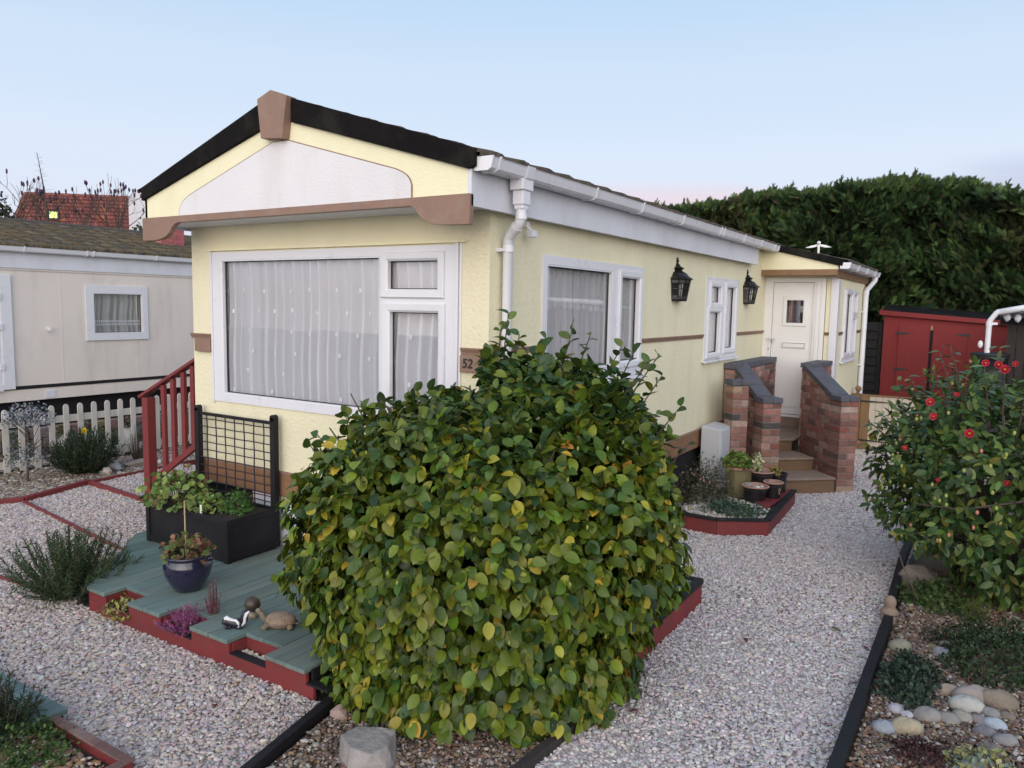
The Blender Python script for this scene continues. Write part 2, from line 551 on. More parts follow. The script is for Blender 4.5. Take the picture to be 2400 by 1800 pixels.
# ------------------------------------------------------------------ gravel: one object of instanced pebbles (stuff)
def pebble_tree(name, m):
    t = bpy.data.node_groups.new(name, 'GeometryNodeTree')
    t.interface.new_socket('Geometry', in_out='INPUT', socket_type='NodeSocketGeometry')
    t.interface.new_socket('Geometry', in_out='OUTPUT', socket_type='NodeSocketGeometry')
    gi = t.nodes.new('NodeGroupInput'); go = t.nodes.new('NodeGroupOutput')
    join = t.nodes.new('GeometryNodeJoinGeometry')
    for k in range(4):
        ic = t.nodes.new('GeometryNodeMeshIcoSphere')
        ic.inputs['Radius'].default_value = 1
        ic.inputs['Subdivisions'].default_value = 3 if k < 2 else 2
        sp = t.nodes.new('GeometryNodeSetPosition')
        nz_ = t.nodes.new('ShaderNodeTexNoise')
        nz_.noise_dimensions = '4D'
        nz_.inputs['W'].default_value = k*3.7
        nz_.inputs['Scale'].default_value = .8
        nz_.inputs['Detail'].default_value = 1
        vm = t.nodes.new('ShaderNodeVectorMath'); vm.operation = 'SUBTRACT'; vm.inputs[1].default_value = (.5, .5, .5)
        vs2 = t.nodes.new('ShaderNodeVectorMath'); vs2.operation = 'SCALE'; vs2.inputs['Scale'].default_value = 1.5
        t.links.new(nz_.outputs['Color'], vm.inputs[0]); t.links.new(vm.outputs[0], vs2.inputs[0])
        t.links.new(vs2.outputs[0], sp.inputs['Offset'])
        t.links.new(ic.outputs[0], sp.inputs['Geometry'])
        sm = t.nodes.new('GeometryNodeSetShadeSmooth')
        t.links.new(sp.outputs[0], sm.inputs[0])
        st = t.nodes.new('GeometryNodeSetMaterial'); st.inputs['Material'].default_value = m
        t.links.new(sm.outputs[0], st.inputs[0])
        g2 = t.nodes.new('GeometryNodeGeometryToInstance')
        t.links.new(st.outputs[0], g2.inputs[0])
        t.links.new(g2.outputs[0], join.inputs[0])
    ip = t.nodes.new('GeometryNodeInstanceOnPoints')
    ip.inputs['Pick Instance'].default_value = True
    def na(nm, ty):
        a = t.nodes.new('GeometryNodeInputNamedAttribute'); a.data_type = ty; a.inputs['Name'].default_value = nm
        return a
    sc_ = na('scl', 'FLOAT_VECTOR'); ro = na('rot', 'FLOAT_VECTOR')
    er = t.nodes.new('FunctionNodeEulerToRotation')
    t.links.new(ro.outputs['Attribute'], er.inputs[0])
    t.links.new(gi.outputs[0], ip.inputs['Points'])
    t.links.new(join.outputs[0], ip.inputs['Instance'])
    t.links.new(er.outputs[0], ip.inputs['Rotation'])
    t.links.new(sc_.outputs['Attribute'], ip.inputs['Scale'])
    t.links.new(ip.outputs[0], go.inputs[0])
    return t
PEB = pebble_tree('pebble_scatter', MATS['pebble'])

def gravel(name, polys, z, dens, size, pal, wts, label, cat='gravel', holes=(), zj=.012, extra=None):
    X = []; Y = []; Z = []; SZ = []
    for poly in polys:
        a = np.array(poly)
        x0, y0 = a.min(0); x1, y1 = a.max(0)
        n = int((x1-x0)*(y1-y0)*dens)
        x = rng.uniform(x0, x1, n); y = rng.uniform(y0, y1, n)
        ok = inpoly(x, y, poly)
        for h in holes:
            ok &= ~inpoly(x, y, h)
        X.append(x[ok]); Y.append(y[ok])
    x = np.concatenate(X); y = np.concatenate(Y); n = len(x)
    zz = z + rng.uniform(-.3, 1, n)*zj + .008*np.sin(x*2.3+1.1*np.sin(y*1.7))*np.sin(y*1.9+.6)
    s = rng.uniform(size[0], size[1], n)*rng.choice([1, 1, 1, 1.35], n)
    scl = np.stack([s*rng.uniform(.85, 1.3, n), s*rng.uniform(.6, .95, n), s*rng.uniform(.4, .7, n)], 1)
    rot = np.stack([rng.normal(0, .24, n), rng.normal(0, .24, n), rng.uniform(0, 6.28, n)], 1)
    col = palette(n, pal, wts, .12)
    me = bpy.data.meshes.new(name)
    me.vertices.add(n)
    off = np.array([x.mean(), y.mean(), z])
    me.vertices.foreach_set('co', (np.stack([x, y, zz], 1)-off).astype(np.float32).ravel())
    a = me.attributes.new('scl', 'FLOAT_VECTOR', 'POINT'); a.data.foreach_set('vector', scl.astype(np.float32).ravel())
    a = me.attributes.new('rot', 'FLOAT_VECTOR', 'POINT'); a.data.foreach_set('vector', rot.astype(np.float32).ravel())
    c4 = np.ones((n, 4), np.float32); c4[:, :3] = col
    a = me.attributes.new('pcol', 'FLOAT_COLOR', 'POINT'); a.data.foreach_set('color', c4.ravel())
    me.materials.append(MATS['pebble'])
    o = bpy.data.objects.new(name, me)
    COL.objects.link(o)
    o.location = off
    md = o.modifiers.new('scatter', 'NODES'); md.node_group = PEB
    tagit(o, label, cat, kind='stuff')
    print(name, n)
    return o
# ------------------------------------------------------------------ ground
g = MB(); g.add([(-80, -40, .13), (60, -40, .13), (60, 90, .13), (-80, 90, .13)], [(0, 1, 2, 3)])
o = g.build('ground', 'ground_earth'); o['kind'] = 'structure'
DRIVE = [(1.17, -3.2), (2.44, -3.2), (2.44, 4.6), (2.75, 6.5), (3.6, 12.0), (-3.6, 12.0), (-3.6, 9.5), (0.9, 9.5), (.95, 7.5), (1.0, 6.9), (1.0, 5.2), (.02, 5.2), (.02, 1.25), (1.17, 1.25)]
FRONT = [(-6.6, -3.6), (.12, -3.6), (.10, -2.2), (-.09, -1.47), (-2.7, -1.47), (-3.4, -.62), (-3.4, .9), (-4.9, 1.4), (-4.9, 2.4), (-6.55, 1.9), (-6.3, .55), (-6.6, -1.6)]
g = MB()
g.prism([(x, y, .13) for x, y in DRIVE], (0, 0, .0405)); g.prism([(x, y, .13) for x, y in FRONT], (0, 0, .0405))
o = g.build('gravel_drive', 'gravel_base'); o['kind'] = 'structure'
SCL = .82
LIGHTPAL = [(.52, .45, .42), (.59, .52, .45), (.43, .41, .43), (.68, .65, .62), (.50, .39, .36), (.32, .31, .35), (.54, .43, .32), (.18, .16, .17), (.24, .08, .06)]
LIGHTW = [26, 19, 14, 14, 13, 6, 6, 1.6, .5]
GREYPAL = [(.58, .53, .53), (.65, .60, .56), (.50, .49, .52), (.73, .70, .69), (.56, .47, .46), (.39, .38, .43), (.54, .46, .40), (.20, .18, .20), (.25, .07, .06)]
LIGHTPAL = [tuple(v*SCL for v in q) for q in LIGHTPAL]; GREYPAL = [tuple(v*SCL for v in q) for q in GREYPAL]
LIGHTPAL = [tuple(v*.72+m*.28 for v, m in zip(q, (.55, .44, .395))) for q in LIGHTPAL]; GREYPAL = [tuple(v*.70+m*.30 for v, m in zip(q, (.57, .485, .455))) for q in GREYPAL]
GREYW = [26, 19, 16, 16, 11, 6, 4, 1.8, .4]
DECKFOOT = [(-2.46, -1.46), (.05, -1.46), (1.1, -.6), (1.1, 1.2), (-3.3, 0.2), (-3.3, -.6)]
gravel('drive_gravel', [DRIVE], .174, 4500, (.0068, .0136), GREYPAL, GREYW, 'pale grey and white pebbles covering the drive beside the home', holes=[[(0, 3.2), (.5, 3.1), (1.16, 3.4), (1.0, 4.9), (0, 5.2)]])
gravel('front_gravel', [FRONT], .174, 3900, (.0075, .0150), LIGHTPAL, LIGHTW, 'pinkish cream pebbles in front of the green deck')

# ------------------------------------------------------------------ helpers for houses
def frame_T(O, U, Nv):
    O = Vector(O); U = Vector(U); Nv = Vector(Nv)
    return lambda u, d, z: O + U*u + Nv*d + Vector((0, 0, z))
def panel(mb, T, rect, holes, d=0., depth=.08):
    u0, z0, u1, z1 = rect
    us = sorted({u0, u1} | {h[0] for h in holes} | {h[2] for h in holes})
    zs = sorted({z0, z1} | {h[1] for h in holes} | {h[3] for h in holes})
    us = [u for u in us if u0 <= u <= u1]; zs = [z for z in zs if z0 <= z <= z1]
    def hole(u, z): return any(h[0] < u < h[2] and h[1] < z < h[3] for h in holes)
    idx = {}; vs_ = []
    def vid(u, z):
        if (u, z) not in idx:
            idx[(u, z)] = len(vs_); vs_.append(T(u, d, z))
        return idx[(u, z)]
    fs = []
    for a, b in zip(us, us[1:]):
        for c, e in zip(zs, zs[1:]):
            if not hole((a+b)/2, (c+e)/2):
                fs.append((vid(a, c), vid(b, c), vid(b, e), vid(a, e)))
    mb.add(vs_, fs)
    for h in (holes if depth else ()):
        a, c, b, e = h
        q = [(a, c), (b, c), (b, e), (a, e)]
        for i in range(4):
            p1 = q[i]; p2 = q[(i+1) % 4]
            mb.add([T(p1[0], d, p1[1]), T(p2[0], d, p2[1]), T(p2[0], d-depth, p2[1]), T(p1[0], d-depth, p1[1])], [(0, 1, 2, 3)])
def ring(mb, T, rect, prof, col=None):
    u0, z0, u1, z1 = rect
    def cs(o): return [(u0-o, z0-o), (u1+o, z0-o), (u1+o, z1+o), (u0-o, z1+o)]
    for (o1, d1), (o2, d2) in zip(prof, prof[1:]):
        a = cs(o1); b = cs(o2)
        for i in range(4):
            j = (i+1) % 4
            mb.add([T(a[i][0], d1, a[i][1]), T(a[j][0], d1, a[j][1]), T(b[j][0], d2, b[j][1]), T(b[i][0], d2, b[i][1])], [(0, 1, 2, 3)], col)
def curtain(parent, T, rect, d, m, amp=.02, period=.115, spots=False, lace=None, seed=1, tones=(.72, 1.0), name='curtain'):
    u0, z0, u1, z1 = rect
    r2 = np.random.default_rng(seed)
    nu = max(8, int((u1-u0)/.007)); nz_ = 9
    u = np.linspace(u0, u1, nu)
    warp = np.interp(u, np.linspace(u0, u1, 15), r2.uniform(-.8, .8, 15))
    ph = 2*np.pi*u/period+warp*3.0+1.6*np.sin(u*5.1+seed)+.9*np.sin(u*13.7+seed*2)
    foldn = np.interp(u, np.linspace(u0, u1, int((u1-u0)/.05)+3), r2.uniform(0, 1, int((u1-u0)/.05)+3))
    mb = MB()
    vs_ = []
    for j in range(nz_):
        z = z0+(z1-z0)*j/(nz_-1)
        sp = 1+.35*(1-j/(nz_-1))
        sway = .012*math.sin(j*.9+seed)
        for i in range(nu):
            dd = d + amp*sp*math.sin(ph[i]+.35*math.sin(j*.7))*(.45+.8*foldn[i])
            vs_.append(T(u[i]+sway, dd, z))
    fs = []; cs_ = []
    for j in range(nz_-1):
        for i in range(nu-1):
            fs.append((j*nu+i, j*nu+i+1, (j+1)*nu+i+1, (j+1)*nu+i))
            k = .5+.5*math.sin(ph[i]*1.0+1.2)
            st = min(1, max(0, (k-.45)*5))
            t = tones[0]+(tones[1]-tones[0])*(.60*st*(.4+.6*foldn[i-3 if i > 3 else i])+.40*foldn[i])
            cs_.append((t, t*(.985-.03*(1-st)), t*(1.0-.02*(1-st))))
    b = len(mb.v)
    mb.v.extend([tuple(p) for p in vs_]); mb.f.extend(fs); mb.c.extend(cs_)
    if spots:
        rows = int((z1-z0)/.175)
        for r in range(rows):
            uu = u0+.06+(.13 if r % 2 else 0)
            while uu < u1-.05:
                i = int((uu-u0)/(u1-u0)*(nu-1))
                dd = d + amp*1.2*math.sin(ph[i])*(.45+.8*foldn[i])+.010
                zz = z0+.07+r*.175+r2.uniform(-.012, .012); s = .0165; w = s*r2.uniform(.45, 1)
                mb.add([T(uu-w, dd, zz-s), T(uu+w, dd, zz-s), T(uu+w, dd, zz+s), T(uu-w, dd, zz+s)], [(0, 1, 2, 3)], (1.07, 1.07, 1.08))
                uu += r2.uniform(.21, .30)
    if lace:
        for k in range(int((u1-u0)/.03)):
            uu = u0+.015+.03*k
            for zz in (lace, lace+.05):
                mb.add([T(uu-.01, d+.03, zz), T(uu+.01, d+.03, zz), T(uu+.01, d+.03, zz+.035), T(uu-.01, d+.03, zz+.035)], [(0, 1, 2, 3)], (1, 1, 1.05))
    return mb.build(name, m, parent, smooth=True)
def window(parent, T, rect, panes, m='upvc', sill=None, d=.012, cur='sheer', seed=1, spots=False, lace=None, amp=.02, curd=-.10, tones=(.72, 1.0), trim=None):
    mb = MB()
    panel(mb, T, rect, [p[:4] for p in panes], d, 0)
    ring(mb, T, rect, [(-.0015, -.012), (0.0, d)])
    seal = MB()
    for p in panes:
        r = p[:4]
        if p[4]:
            ring(mb, T, r, [(0, -.025), (0, d+.006), (.016, d+.020), (.058, d+.022), (.064, d+.016), (.064, d-.001)])
        else:
            ring(mb, T, r, [(0, -.025), (0, d-.006), (.014, d+.003)])
        ring(seal, T, r, [(0.001, -.018), (-.007, -.016), (-.007, -.026)])
    w = mb.build('window', m, parent)
    seal.build('seal', 'seal_black', w)
    gl = MB()
    for p in panes:
        q = [(p[0], p[1]), (p[2], p[1]), (p[2], p[3]), (p[0], p[3])]
        gl = MB()
        gl.prism([T(a, -.024, b) for a, b in q], T(0, -.004, 0)-T(0, 0, 0))
        gl.build('pane', 'glass', w)
    if cur:
        x0 = min(p[0] for p in panes)-.22; x1 = max(p[2] for p in panes)+.16
        y0 = min(p[1] for p in panes)-.03; y1 = max(p[3] for p in panes)+.03
        curtain(w, T, (x0, y0, x1, y1), curd, cur, amp=amp, spots=spots, lace=lace, seed=seed, tones=tones)
    if sill:
        s = MB()
        q = [T(sill[0], -.01, sill[1]), T(sill[2], -.01, sill[1]), T(sill[2], .05, sill[1]-.012), T(sill[0], .05, sill[1]-.012)]
        s.prism(q, (0, 0, -.022))
        s.build('sill', m, w, bevel=.003)
    return w

# ------------------------------------------------------------------ the cream park home
H = thing('mobile_home', 'cream yellow park home with brown trim and black verge at the centre of the plot', 'mobile home', (-1.6, 0, .18))
TF = frame_T((0, 0, 0), (1, 0, 0), (0, -1, 0))
TS = frame_T((0, 0, 0), (0, 1, 0), (1, 0, 0))
WA = (-2.986, 1.545, -.287, 2.873); WB = (.715, 1.80, 2.69, 2.845); WC = (4.63, 1.83, 5.965, 2.845)
mb = MB()
panel(mb, TF, (-3.29, .985, 0, 3.12), [WA], 0, .12)
panel(mb, TS, (0, .985, 12, 3.40), [WB, WC], 0, .12)
mb.add([(-3.29, 0, .6), (-3.29, 12, .6), (-3.29, 12, 3.3), (-3.29, 0, 3.3)], [(0, 3, 2, 1)])
mb.add([(-3.29, 12, .6), (0, 12, .6), (0, 12, 3.3), (-3.29, 12, 3.3)], [(0, 3, 2, 1)])
mb.add([(-3.29, 0, .985), (0, 0, .985), (0, 12, .985), (-3.29, 12, .985)], [(0, 1, 2, 3)])
mb.build('wall', 'render_yellow', H)
# inside: a pale room lining behind the curtains
mb = MB(); mb.box(-3.2, .30, 1.0, -.30, 11.9, 3.05)
mb.build('room_lining', 'room_dark', H)
window(H, TF, WA, [(-2.845, 1.63, -1.006, 2.793, 0), (-.909, 2.558, -.442, 2.765, 1), (-.89, 1.64, -.432, 2.387, 1)], cur='sheer_spot', seed=3, spots=True, amp=.020, curd=-.062, tones=(.70, 1.06))
window(H, TS, WB, [(.79, 1.93, 1.955, 2.762, 0), (2.16, 1.95, 2.575, 2.727, 1)], sill=(.66, 1.80, 2.745), seed=5, cur='sheer', tones=(.66, 1.06), d=.014, amp=.020, curd=-.065)
window(H, TS, WC, [(4.80, 2.535, 5.18, 2.725, 1), (4.745, 1.915, 5.18, 2.41, 1), (5.42, 1.95, 5.82, 2.732, 1)], sill=(4.58, 1.83, 6.0), seed=8, cur='sheer', tones=(1.0, 1.15), d=.014, curd=-.07)
# white outer beads of the front window
for q_ in ((-3.012, -.020, 1.53, -2.988, 0, 2.885), (-.285, -.020, 1.53, -.258, 0, 2.885), (-.25, -.012, 1.53, -.232, 0, 2.885)):
    mb = MB(); mb.box(*q_); mb.build('window_bead', 'upvc', H, bevel=.003)
mb = MB(); mb.box(-3.04, -.028, 2.886, -.19, 0, 2.900); mb.build('drip_strip', 'gable_yellow', H)
# gable boards
yg = -.384
mb = MB()
P = [(-3.385, 3.150), (.104, 3.150), (.104, 3.31), (-1.64, 3.80), (-3.385, 3.312)]
mb.prism([(x, yg, z) for x, z in P], (0, .03, 0))
mb.build('gable_board', 'gable_yellow', H)
def arc(cx, cz, r, a0, a1, n=6):
    return [(cx+r*math.cos(R_(a0+(a1-a0)*i/n)), cz+r*math.sin(R_(a0+(a1-a0)*i/n))) for i in range(n+1)]
Pw = [(-2.885, 3.152), (-.372, 3.152), (-.372, 3.235), (-.385, 3.27), (-.41, 3.30), (-.45, 3.325), (-.51, 3.350), (-1.56, 3.640), (-1.72, 3.640), (-2.66, 3.340), (-2.76, 3.305), (-2.82, 3.275), (-2.865, 3.235), (-2.882, 3.20)]
mb = MB(); mb.prism([(x, yg-.010, z) for x, z in Pw], (0, .009, 0))
mb.build('gable_panel', 'gable_white', H)
mb = MB(); mb.tube([(x, yg-.004, z) for x, z in Pw[1:]+Pw[:1]], .007, 5); mb.build('panel_edge', 'trim_brown', H)
# verges
mb = MB()
mb.prism([(x, yg-.028, z) for x, z in [(.104, 3.302), (.150, 3.318), (.150, 3.428), (-1.50, 3.935), (-1.50, 3.763)]], (0, .035, 0))
mb.prism([(x, yg-.028, z) for x, z in [(-3.392, 3.302), (-1.79, 3.756), (-1.79, 3.952), (-3.392, 3.412)]], (0, .035, 0))
mb.build('verge_board', 'verge_black', H, bevel=.004)
mb = MB(); mb.prism([(x, yg-.075, z) for x, z in [(-1.663, 4.000), (-1.812, 3.950), (-1.775, 3.662), (-1.548, 3.642), (-1.492, 3.940)]], (0, .10, 0))
mb.build('ridge_cap_board', 'trim_brown', H, bevel=.004)
# scalloped brown fascia under the gable
Pf = [(-3.398, 3.152), (.112, 3.152), (.112, 2.958), (-.10, 2.962), (-.17, 2.970), (-.225, 2.985), (-.275, 3.012), (-.31, 3.045), (-.335, 3.078), (-.37, 3.096),
      (-2.90, 3.096), (-2.95, 3.080), (-2.985, 3.052), (-3.02, 3.012), (-3.07, 2.985), (-3.14, 2.966), (-3.22, 2.957), (-3.398, 2.957)]
mb = MB(); mb.prism([(x, yg-.020, z) for x, z in Pf], (0, .045, 0)); mb.build('front_fascia', 'trim_brown', H, bevel=.003)
# soffit
mb = MB(); mb.box(-3.38, yg+.03, 3.100, .11, -.001, 3.112); mb.box(.001, .0, 3.100, .08, 6.5, 3.112)
mb.build('soffit', 'upvc_aged', H)
# side fascia
mb = MB(); mb.box(.082, yg-.002, 3.075, .112, 6.51, 3.40); mb.build('side_fascia', 'upvc_aged', H, bevel=.003)
mb = MB(); mb.box(-3.38, yg, 3.08, -3.35, 12, 3.38); mb.build('side_fascia', 'upvc_aged', H)
# roof: courses of rolled tiles
def roof(name, parent, x0, z0, x1, z1, y0, y1, m, rows=8, roll=.020, pitch=.30, th=.025, step=.03, cols=None, lap=.022, jag=0.):
    """slope from eave (x0,z0) up to ridge (x1,z1), running y0..y1"""
    ny = int((y1-y0)/step)
    ys = np.linspace(y0, y1, ny)
    dx, dz = x1-x0, z1-z0; ln = math.hypot(dx, dz); nx_, nz_ = -dz/ln, dx/ln
    if nz_ < 0: nx_, nz_ = -nx_, -nz_
    V = []; F = []; C = []
    base = 0
    for r in range(rows):
        t0 = r/rows; t1 = (r+1)/rows+.01
        for t, lift in ((t0, 0), (t0, th+lap), (t1, th)):
            jj = rng.uniform(-jag, jag, ny) if (jag and lift) else np.zeros(ny)
            rr = roll*np.abs(np.sin(np.pi*(ys-y0)/pitch+ (math.pi/2 if False else 0)))**.7*(1 if lift else .7)
            V.append(np.stack([x0+dx*t+nx_*(lift+rr+jj), ys, z0+dz*t+nz_*(lift+rr+jj)], 1))
        for a in (0, 1):
            i = np.arange(ny-1)
            F.append(np.stack([base+a*ny+i, base+a*ny+i+1, base+(a+1)*ny+i+1, base+(a+1)*ny+i], 1))
            C.append(palette(ny-1, cols or [(.075, .06, .052)], [1]*(len(cols) if cols else 1), .12))
        base += 3*ny
    v = np.concatenate(V); f = np.concatenate(F); c = np.concatenate(C)
    return mesh_np(name, v, f, c, m, parent, smooth=False)
RC = [(.080, .055, .045), (.065, .055, .050), (.09, .075, .05)]
roof('roof_tiles', H, .175, 3.372, -1.66, 3.925, yg-.01, 12.1, 'neigh_tile', rows=7, cols=RC, roll=.030, pitch=.33, th=.016, lap=.014, jag=.003)
roof('roof_tiles', H, -3.47, 3.372, -1.66, 3.925, yg-.01, 12.1, 'neigh_tile', rows=7, cols=RC, roll=.030, pitch=.33, th=.016, lap=.014)
mb = MB(); mb.prism([(x, yg+.032, z) for x, z in [(.12, 3.36), (-1.66, 3.92), (-3.42, 3.36)]], (0, 12.4, 0)); mb.build('roof_deck', 'verge_black', H)
# gutter: square-line section with brackets, outlet
def gutter(parent, x0, y0, y1, zt, w=.135, h=.075, brackets=(), sgn=1, m='upvc', th=.006, unions=()):
    gx = lambda a: x0+sgn*a
    prof = [(0, zt), (.012, zt-h*.93), (.028, zt-h), (w-.040, zt-h), (w-.022, zt-h*.82), (w-.006, zt-.008), (w, zt), (w-th*1.8, zt), (w-.022-th, zt-h*.78), (w-.044, zt-h+th), (.030, zt-h+th), (.018, zt-h*.9), (th, zt)]
    mb = MB(); mb.prism([(gx(a), y0, z) for a, z in prof], (0, y1-y0, 0))
    g_ = mb.build('gutter', m, parent)
    def sleeve(y, wd, o, nm, closed=False):
        q = [(-.002, zt+o), (.008, zt-h*.95-o), (.026, zt-h-o), (w-.038, zt-h-o), (w-.018+o, zt-h*.82-o), (w+o, zt+o)]
        mb = MB()
        if closed:
            mb.prism([(gx(a), y, z) for a, z in q], (0, wd, 0))
        else:
            inn = [(a+(o+.0005 if a < w/2 else -(o+.0005)), z+(o+.0005 if z < zt-.01 else 0)) for a, z in q]
            mb.prism([(gx(a), y, z) for a, z in q]+[(gx(a), y, z) for a, z in inn[::-1]], (0, wd, 0))
        mb.build(nm, m, g_, bevel=.0015)
    for y in brackets: sleeve(y, .022, .008, 'bracket')
    for y in unions: sleeve(y-.05, .10, .006, 'union')
    sleeve(y0-.006, .014, .005, 'stop_end', True)
    sleeve(y1-.008, .014, .005, 'stop_end', True)
    return g_
GG = gutter(H, .118, yg+.01, 7.05, 3.372, brackets=(-.30, 1.09, 2.03, 3.07, 4.30, 4.42, 5.27, 6.09, 6.8), unions=(.09,), w=.150, h=.078)
def downpipe(parent, pts, r=.034, m='upvc', collars=(), clips=(), wallx=None, name='downpipe', axis=0):
    mb = MB(); mb.tube(pts, r, 16)
    dp = mb.build(name, m, parent, smooth=True)
    md = dp.modifiers.new('e', 'EDGE_SPLIT'); md.split_angle = R_(50)
    for (a, b, rr) in collars:
        mb = MB(); mb.tube([a, b], rr, 16)
        c = mb.build('collar', m, dp, smooth=True); md = c.modifiers.new('e', 'EDGE_SPLIT')
    for (x, y, z) in clips:
        mb = MB(); mb.lathe((x, y, z-.012), [(r+.006, 0), (r+.006, .024)], 16)
        if axis == 0: mb.box(x-.06, y-.012, z-.010, x, y-.052, z+.010); mb.box(0, y-.06, z-.014, x-.03, y-.040, z+.014)
        mb.build('pipe_clip', m, dp, bevel=.001)
    return dp
mb = MB()
mb.box(.140, .02, 3.225, .245, .16, 3.30)
mb.prism([(.150, .040, 3.13), (.150, .140, 3.13), (.235, .140, 3.13), (.235, .040, 3.13)], (0, 0, .095))
mb.prism([(.158, .050, 3.10), (.158, .130, 3.10), (.227, .130, 3.10), (.227, .050, 3.10)], (0, 0, .04))
mb.build('gutter_outlet', 'upvc', H, bevel=.006)
downpipe(H, [(.192, .09, 3.12), (.192, .09, 3.045), (.180, .092, 3.015), (.075, .132, 2.93), (.060, .138, 2.90), (.060, .138, .55)], .036,
         collars=[((.192, .09, 3.07), (.192, .09, 3.035), .041), ((.150, .104, 2.992), (.120, .116, 2.967), .041), ((.060, .138, 2.865), (.060, .138, 2.82), .041)], clips=[(.060, .138, 2.835), (.060, .138, 1.6)])
# dado rail
def rail_prof(T, u0, u1, zt):
    mb = MB()
    q = [(0, zt), (.022, zt), (.026, zt-.006), (.020, zt-.020), (.012, zt-.034), (.010, zt-.048), (0, zt-.048)]
    mb.prism([T(u0, d, z) for d, z in q], T(u1, 0, 0)-T(u0, 0, 0))
    return mb
for T, a, b in ((TS, -.02, .70), (TS, 2.705, 4.58), (TS, 5.98, 7.38), (TF, -3.31, -3.015), (TF, -.228, .022)):
    rail_prof(T, a, b, 2.148).build('dado_rail', 'trim_brown', H)
mb = MB(); mb.box(-3.235, -.036, 1.985, -3.015, 0, 2.10); mb.build('trim_block', 'trim_brown', H, bevel=.006)
# number plaque
mb = MB(); mb.box(-.228, -.030, 1.975, -.012, 0, 2.098)
pq = mb.build('number_plaque', 'trim_brown', H, bevel=.006)
tx = bpy.data.curves.new('number', 'FONT'); tx.body = '52'; tx.size = .092; tx.extrude = .002; tx.offset = .0012; tx.align_x = 'CENTER'; tx.shear = .12; tx.space_character = 1.02
tx.materials.append(MATS['number_black'])
tmp = bpy.data.objects.new('tmp_text', tx); COL.objects.link(tmp)
bpy.context.view_layer.update()
tme = bpy.data.meshes.new_from_object(tmp.evaluated_get(bpy.context.evaluated_depsgraph_get()))
bpy.data.objects.remove(tmp); tme.materials.clear(); tme.materials.append(MATS['number_black'])
to = bpy.data.objects.new('number', tme); COL.objects.link(to); to.parent = pq
to.location = Vector((-.158, -.033, 2.008))-W[pq.name]
to.rotation_euler = (R_(90), 0, 0)
# skirting
mb = MB()
mb.box(-3.22, -.022, .785, .02, .03, .985); mb.box(-.005, .03, .785, .022, 5.62, .985)
mb.build('skirting_board', 'skirt_brown', H, bevel=.004)
mb = MB(); mb.box(-3.25, -.030, .985, .028, 0, 1.004); mb.box(0, 0, .985, .030, 5.62, 1.004); mb.build('skirting_cap', 'trim_brown', H, bevel=.002)
mb = MB(); mb.box(-2.50, -.004, .20, -.03, .02, .775); mb.box(-.03, -.004, .20, -.008, 3.55, .775)
mb.build('skirting_panel', 'upvc_aged', H)
mb = MB()
for z in (.375, .755):
    mb.box(-2.50, -.010, z, -.0, -.004, z+.008)
mb.box(-2.50, -.010, .375, -2.492, -.004, .763)
mb.build('panel_trim', 'red_paint', H)
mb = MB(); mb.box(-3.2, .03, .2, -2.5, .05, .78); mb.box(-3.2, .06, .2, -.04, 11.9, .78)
mb.build('underfloor_shade_box', 'neigh_dark', H)  # near-black boxes stand in for the shade in the gap under the floor
# ---- porch
Q = 1.0155; PY = 7.44
TP = frame_T((0, PY, 0), (1, 0, 0), (0, -1, 0))
TQ = frame_T((Q, 0, 0), (0, 1, 0), (1, 0, 0))
DR = (.0, .86, .865, 2.93)
WD = (8.0, 1.70, 9.22, 2.80)
mb = MB()
panel(mb, TP, (0, .18, Q, 3.12), [DR], 0, .05)
panel(mb, TQ, (PY, .18, 10.15, 3.10), [WD], 0, .10)
mb.prism([(.0, PY-.001, 3.03), (Q, PY-.001, 3.03), (Q, PY-.001, 3.12), (.0, PY-.001, 3.36)], (0, .05, 0))
mb.add([(0, 10.15, .18), (Q, 10.15, .18), (Q, 10.15, 3.1), (0, 10.15, 3.35)], [(0, 3, 2, 1)])
mb.build('porch_wall', 'render_yellow', H)
mb = MB(); mb.prism([(.113, 7.15, 3.041), (1.045, 7.15, 3.041), (1.045, 7.15, 3.092), (.09, 7.15, 3.335), (.0, 7.15, 3.36), (.0, 7.15, 3.041)], (0, .03, 0))
mb.build('porch_gable_board', 'gable_yellow', H)
mb = MB(); mb.box(-.0, 7.135, 2.955, 1.05, 7.17, 3.040); mb.box(1.02, 7.17, 2.93, 1.05, 10.2, 3.035)
mb.box(.002, 7.17, 2.957, 1.02, 7.43, 2.97)
mb.build('porch_fascia', 'gate_brown', H, bevel=.003)
mb = MB(); mb.box(1.02, 7.16, 3.036, 1.056, 10.2, 3.075); mb.build('porch_fascia_cap', 'upvc_aged', H)
mb = MB(); mb.prism([(.0, 7.10, 3.365), (1.11, 7.10, 3.083), (1.125, 7.10, 3.175), (.09, 7.10, 3.435), (-.12, 7.10, 3.475)], (0, .06, 0))
mb.prism([(.0, 7.14, 3.385), (1.10, 7.14, 3.105), (1.13, 7.14, 3.155), (-.1, 7.14, 3.45)], (0, 3.2, 0))
mb.build('porch_roof', 'verge_black', H, bevel=.004)
roof('porch_roof_tiles', H, 1.17, 3.14, -.2, 3.46, 7.16, 10.35, 'neigh_tile', rows=5, cols=RC, roll=.02, th=.014, lap=.01, pitch=.3)
gutter(H, 1.075, 7.12, 10.28, 3.125, brackets=(7.9, 8.8, 9.7), w=.145, h=.078)
downpipe(H, [(1.15, 10.18, 3.06), (1.15, 10.16, 2.98), (1.07, 9.90, 2.82), (1.068, 9.86, 2.78), (1.068, 9.86, .3)], .042,
         collars=[((1.15, 10.18, 3.06), (1.15, 10.17, 2.99), .048), ((1.068, 9.86, 2.80), (1.068, 9.86, 2.74), .048)])
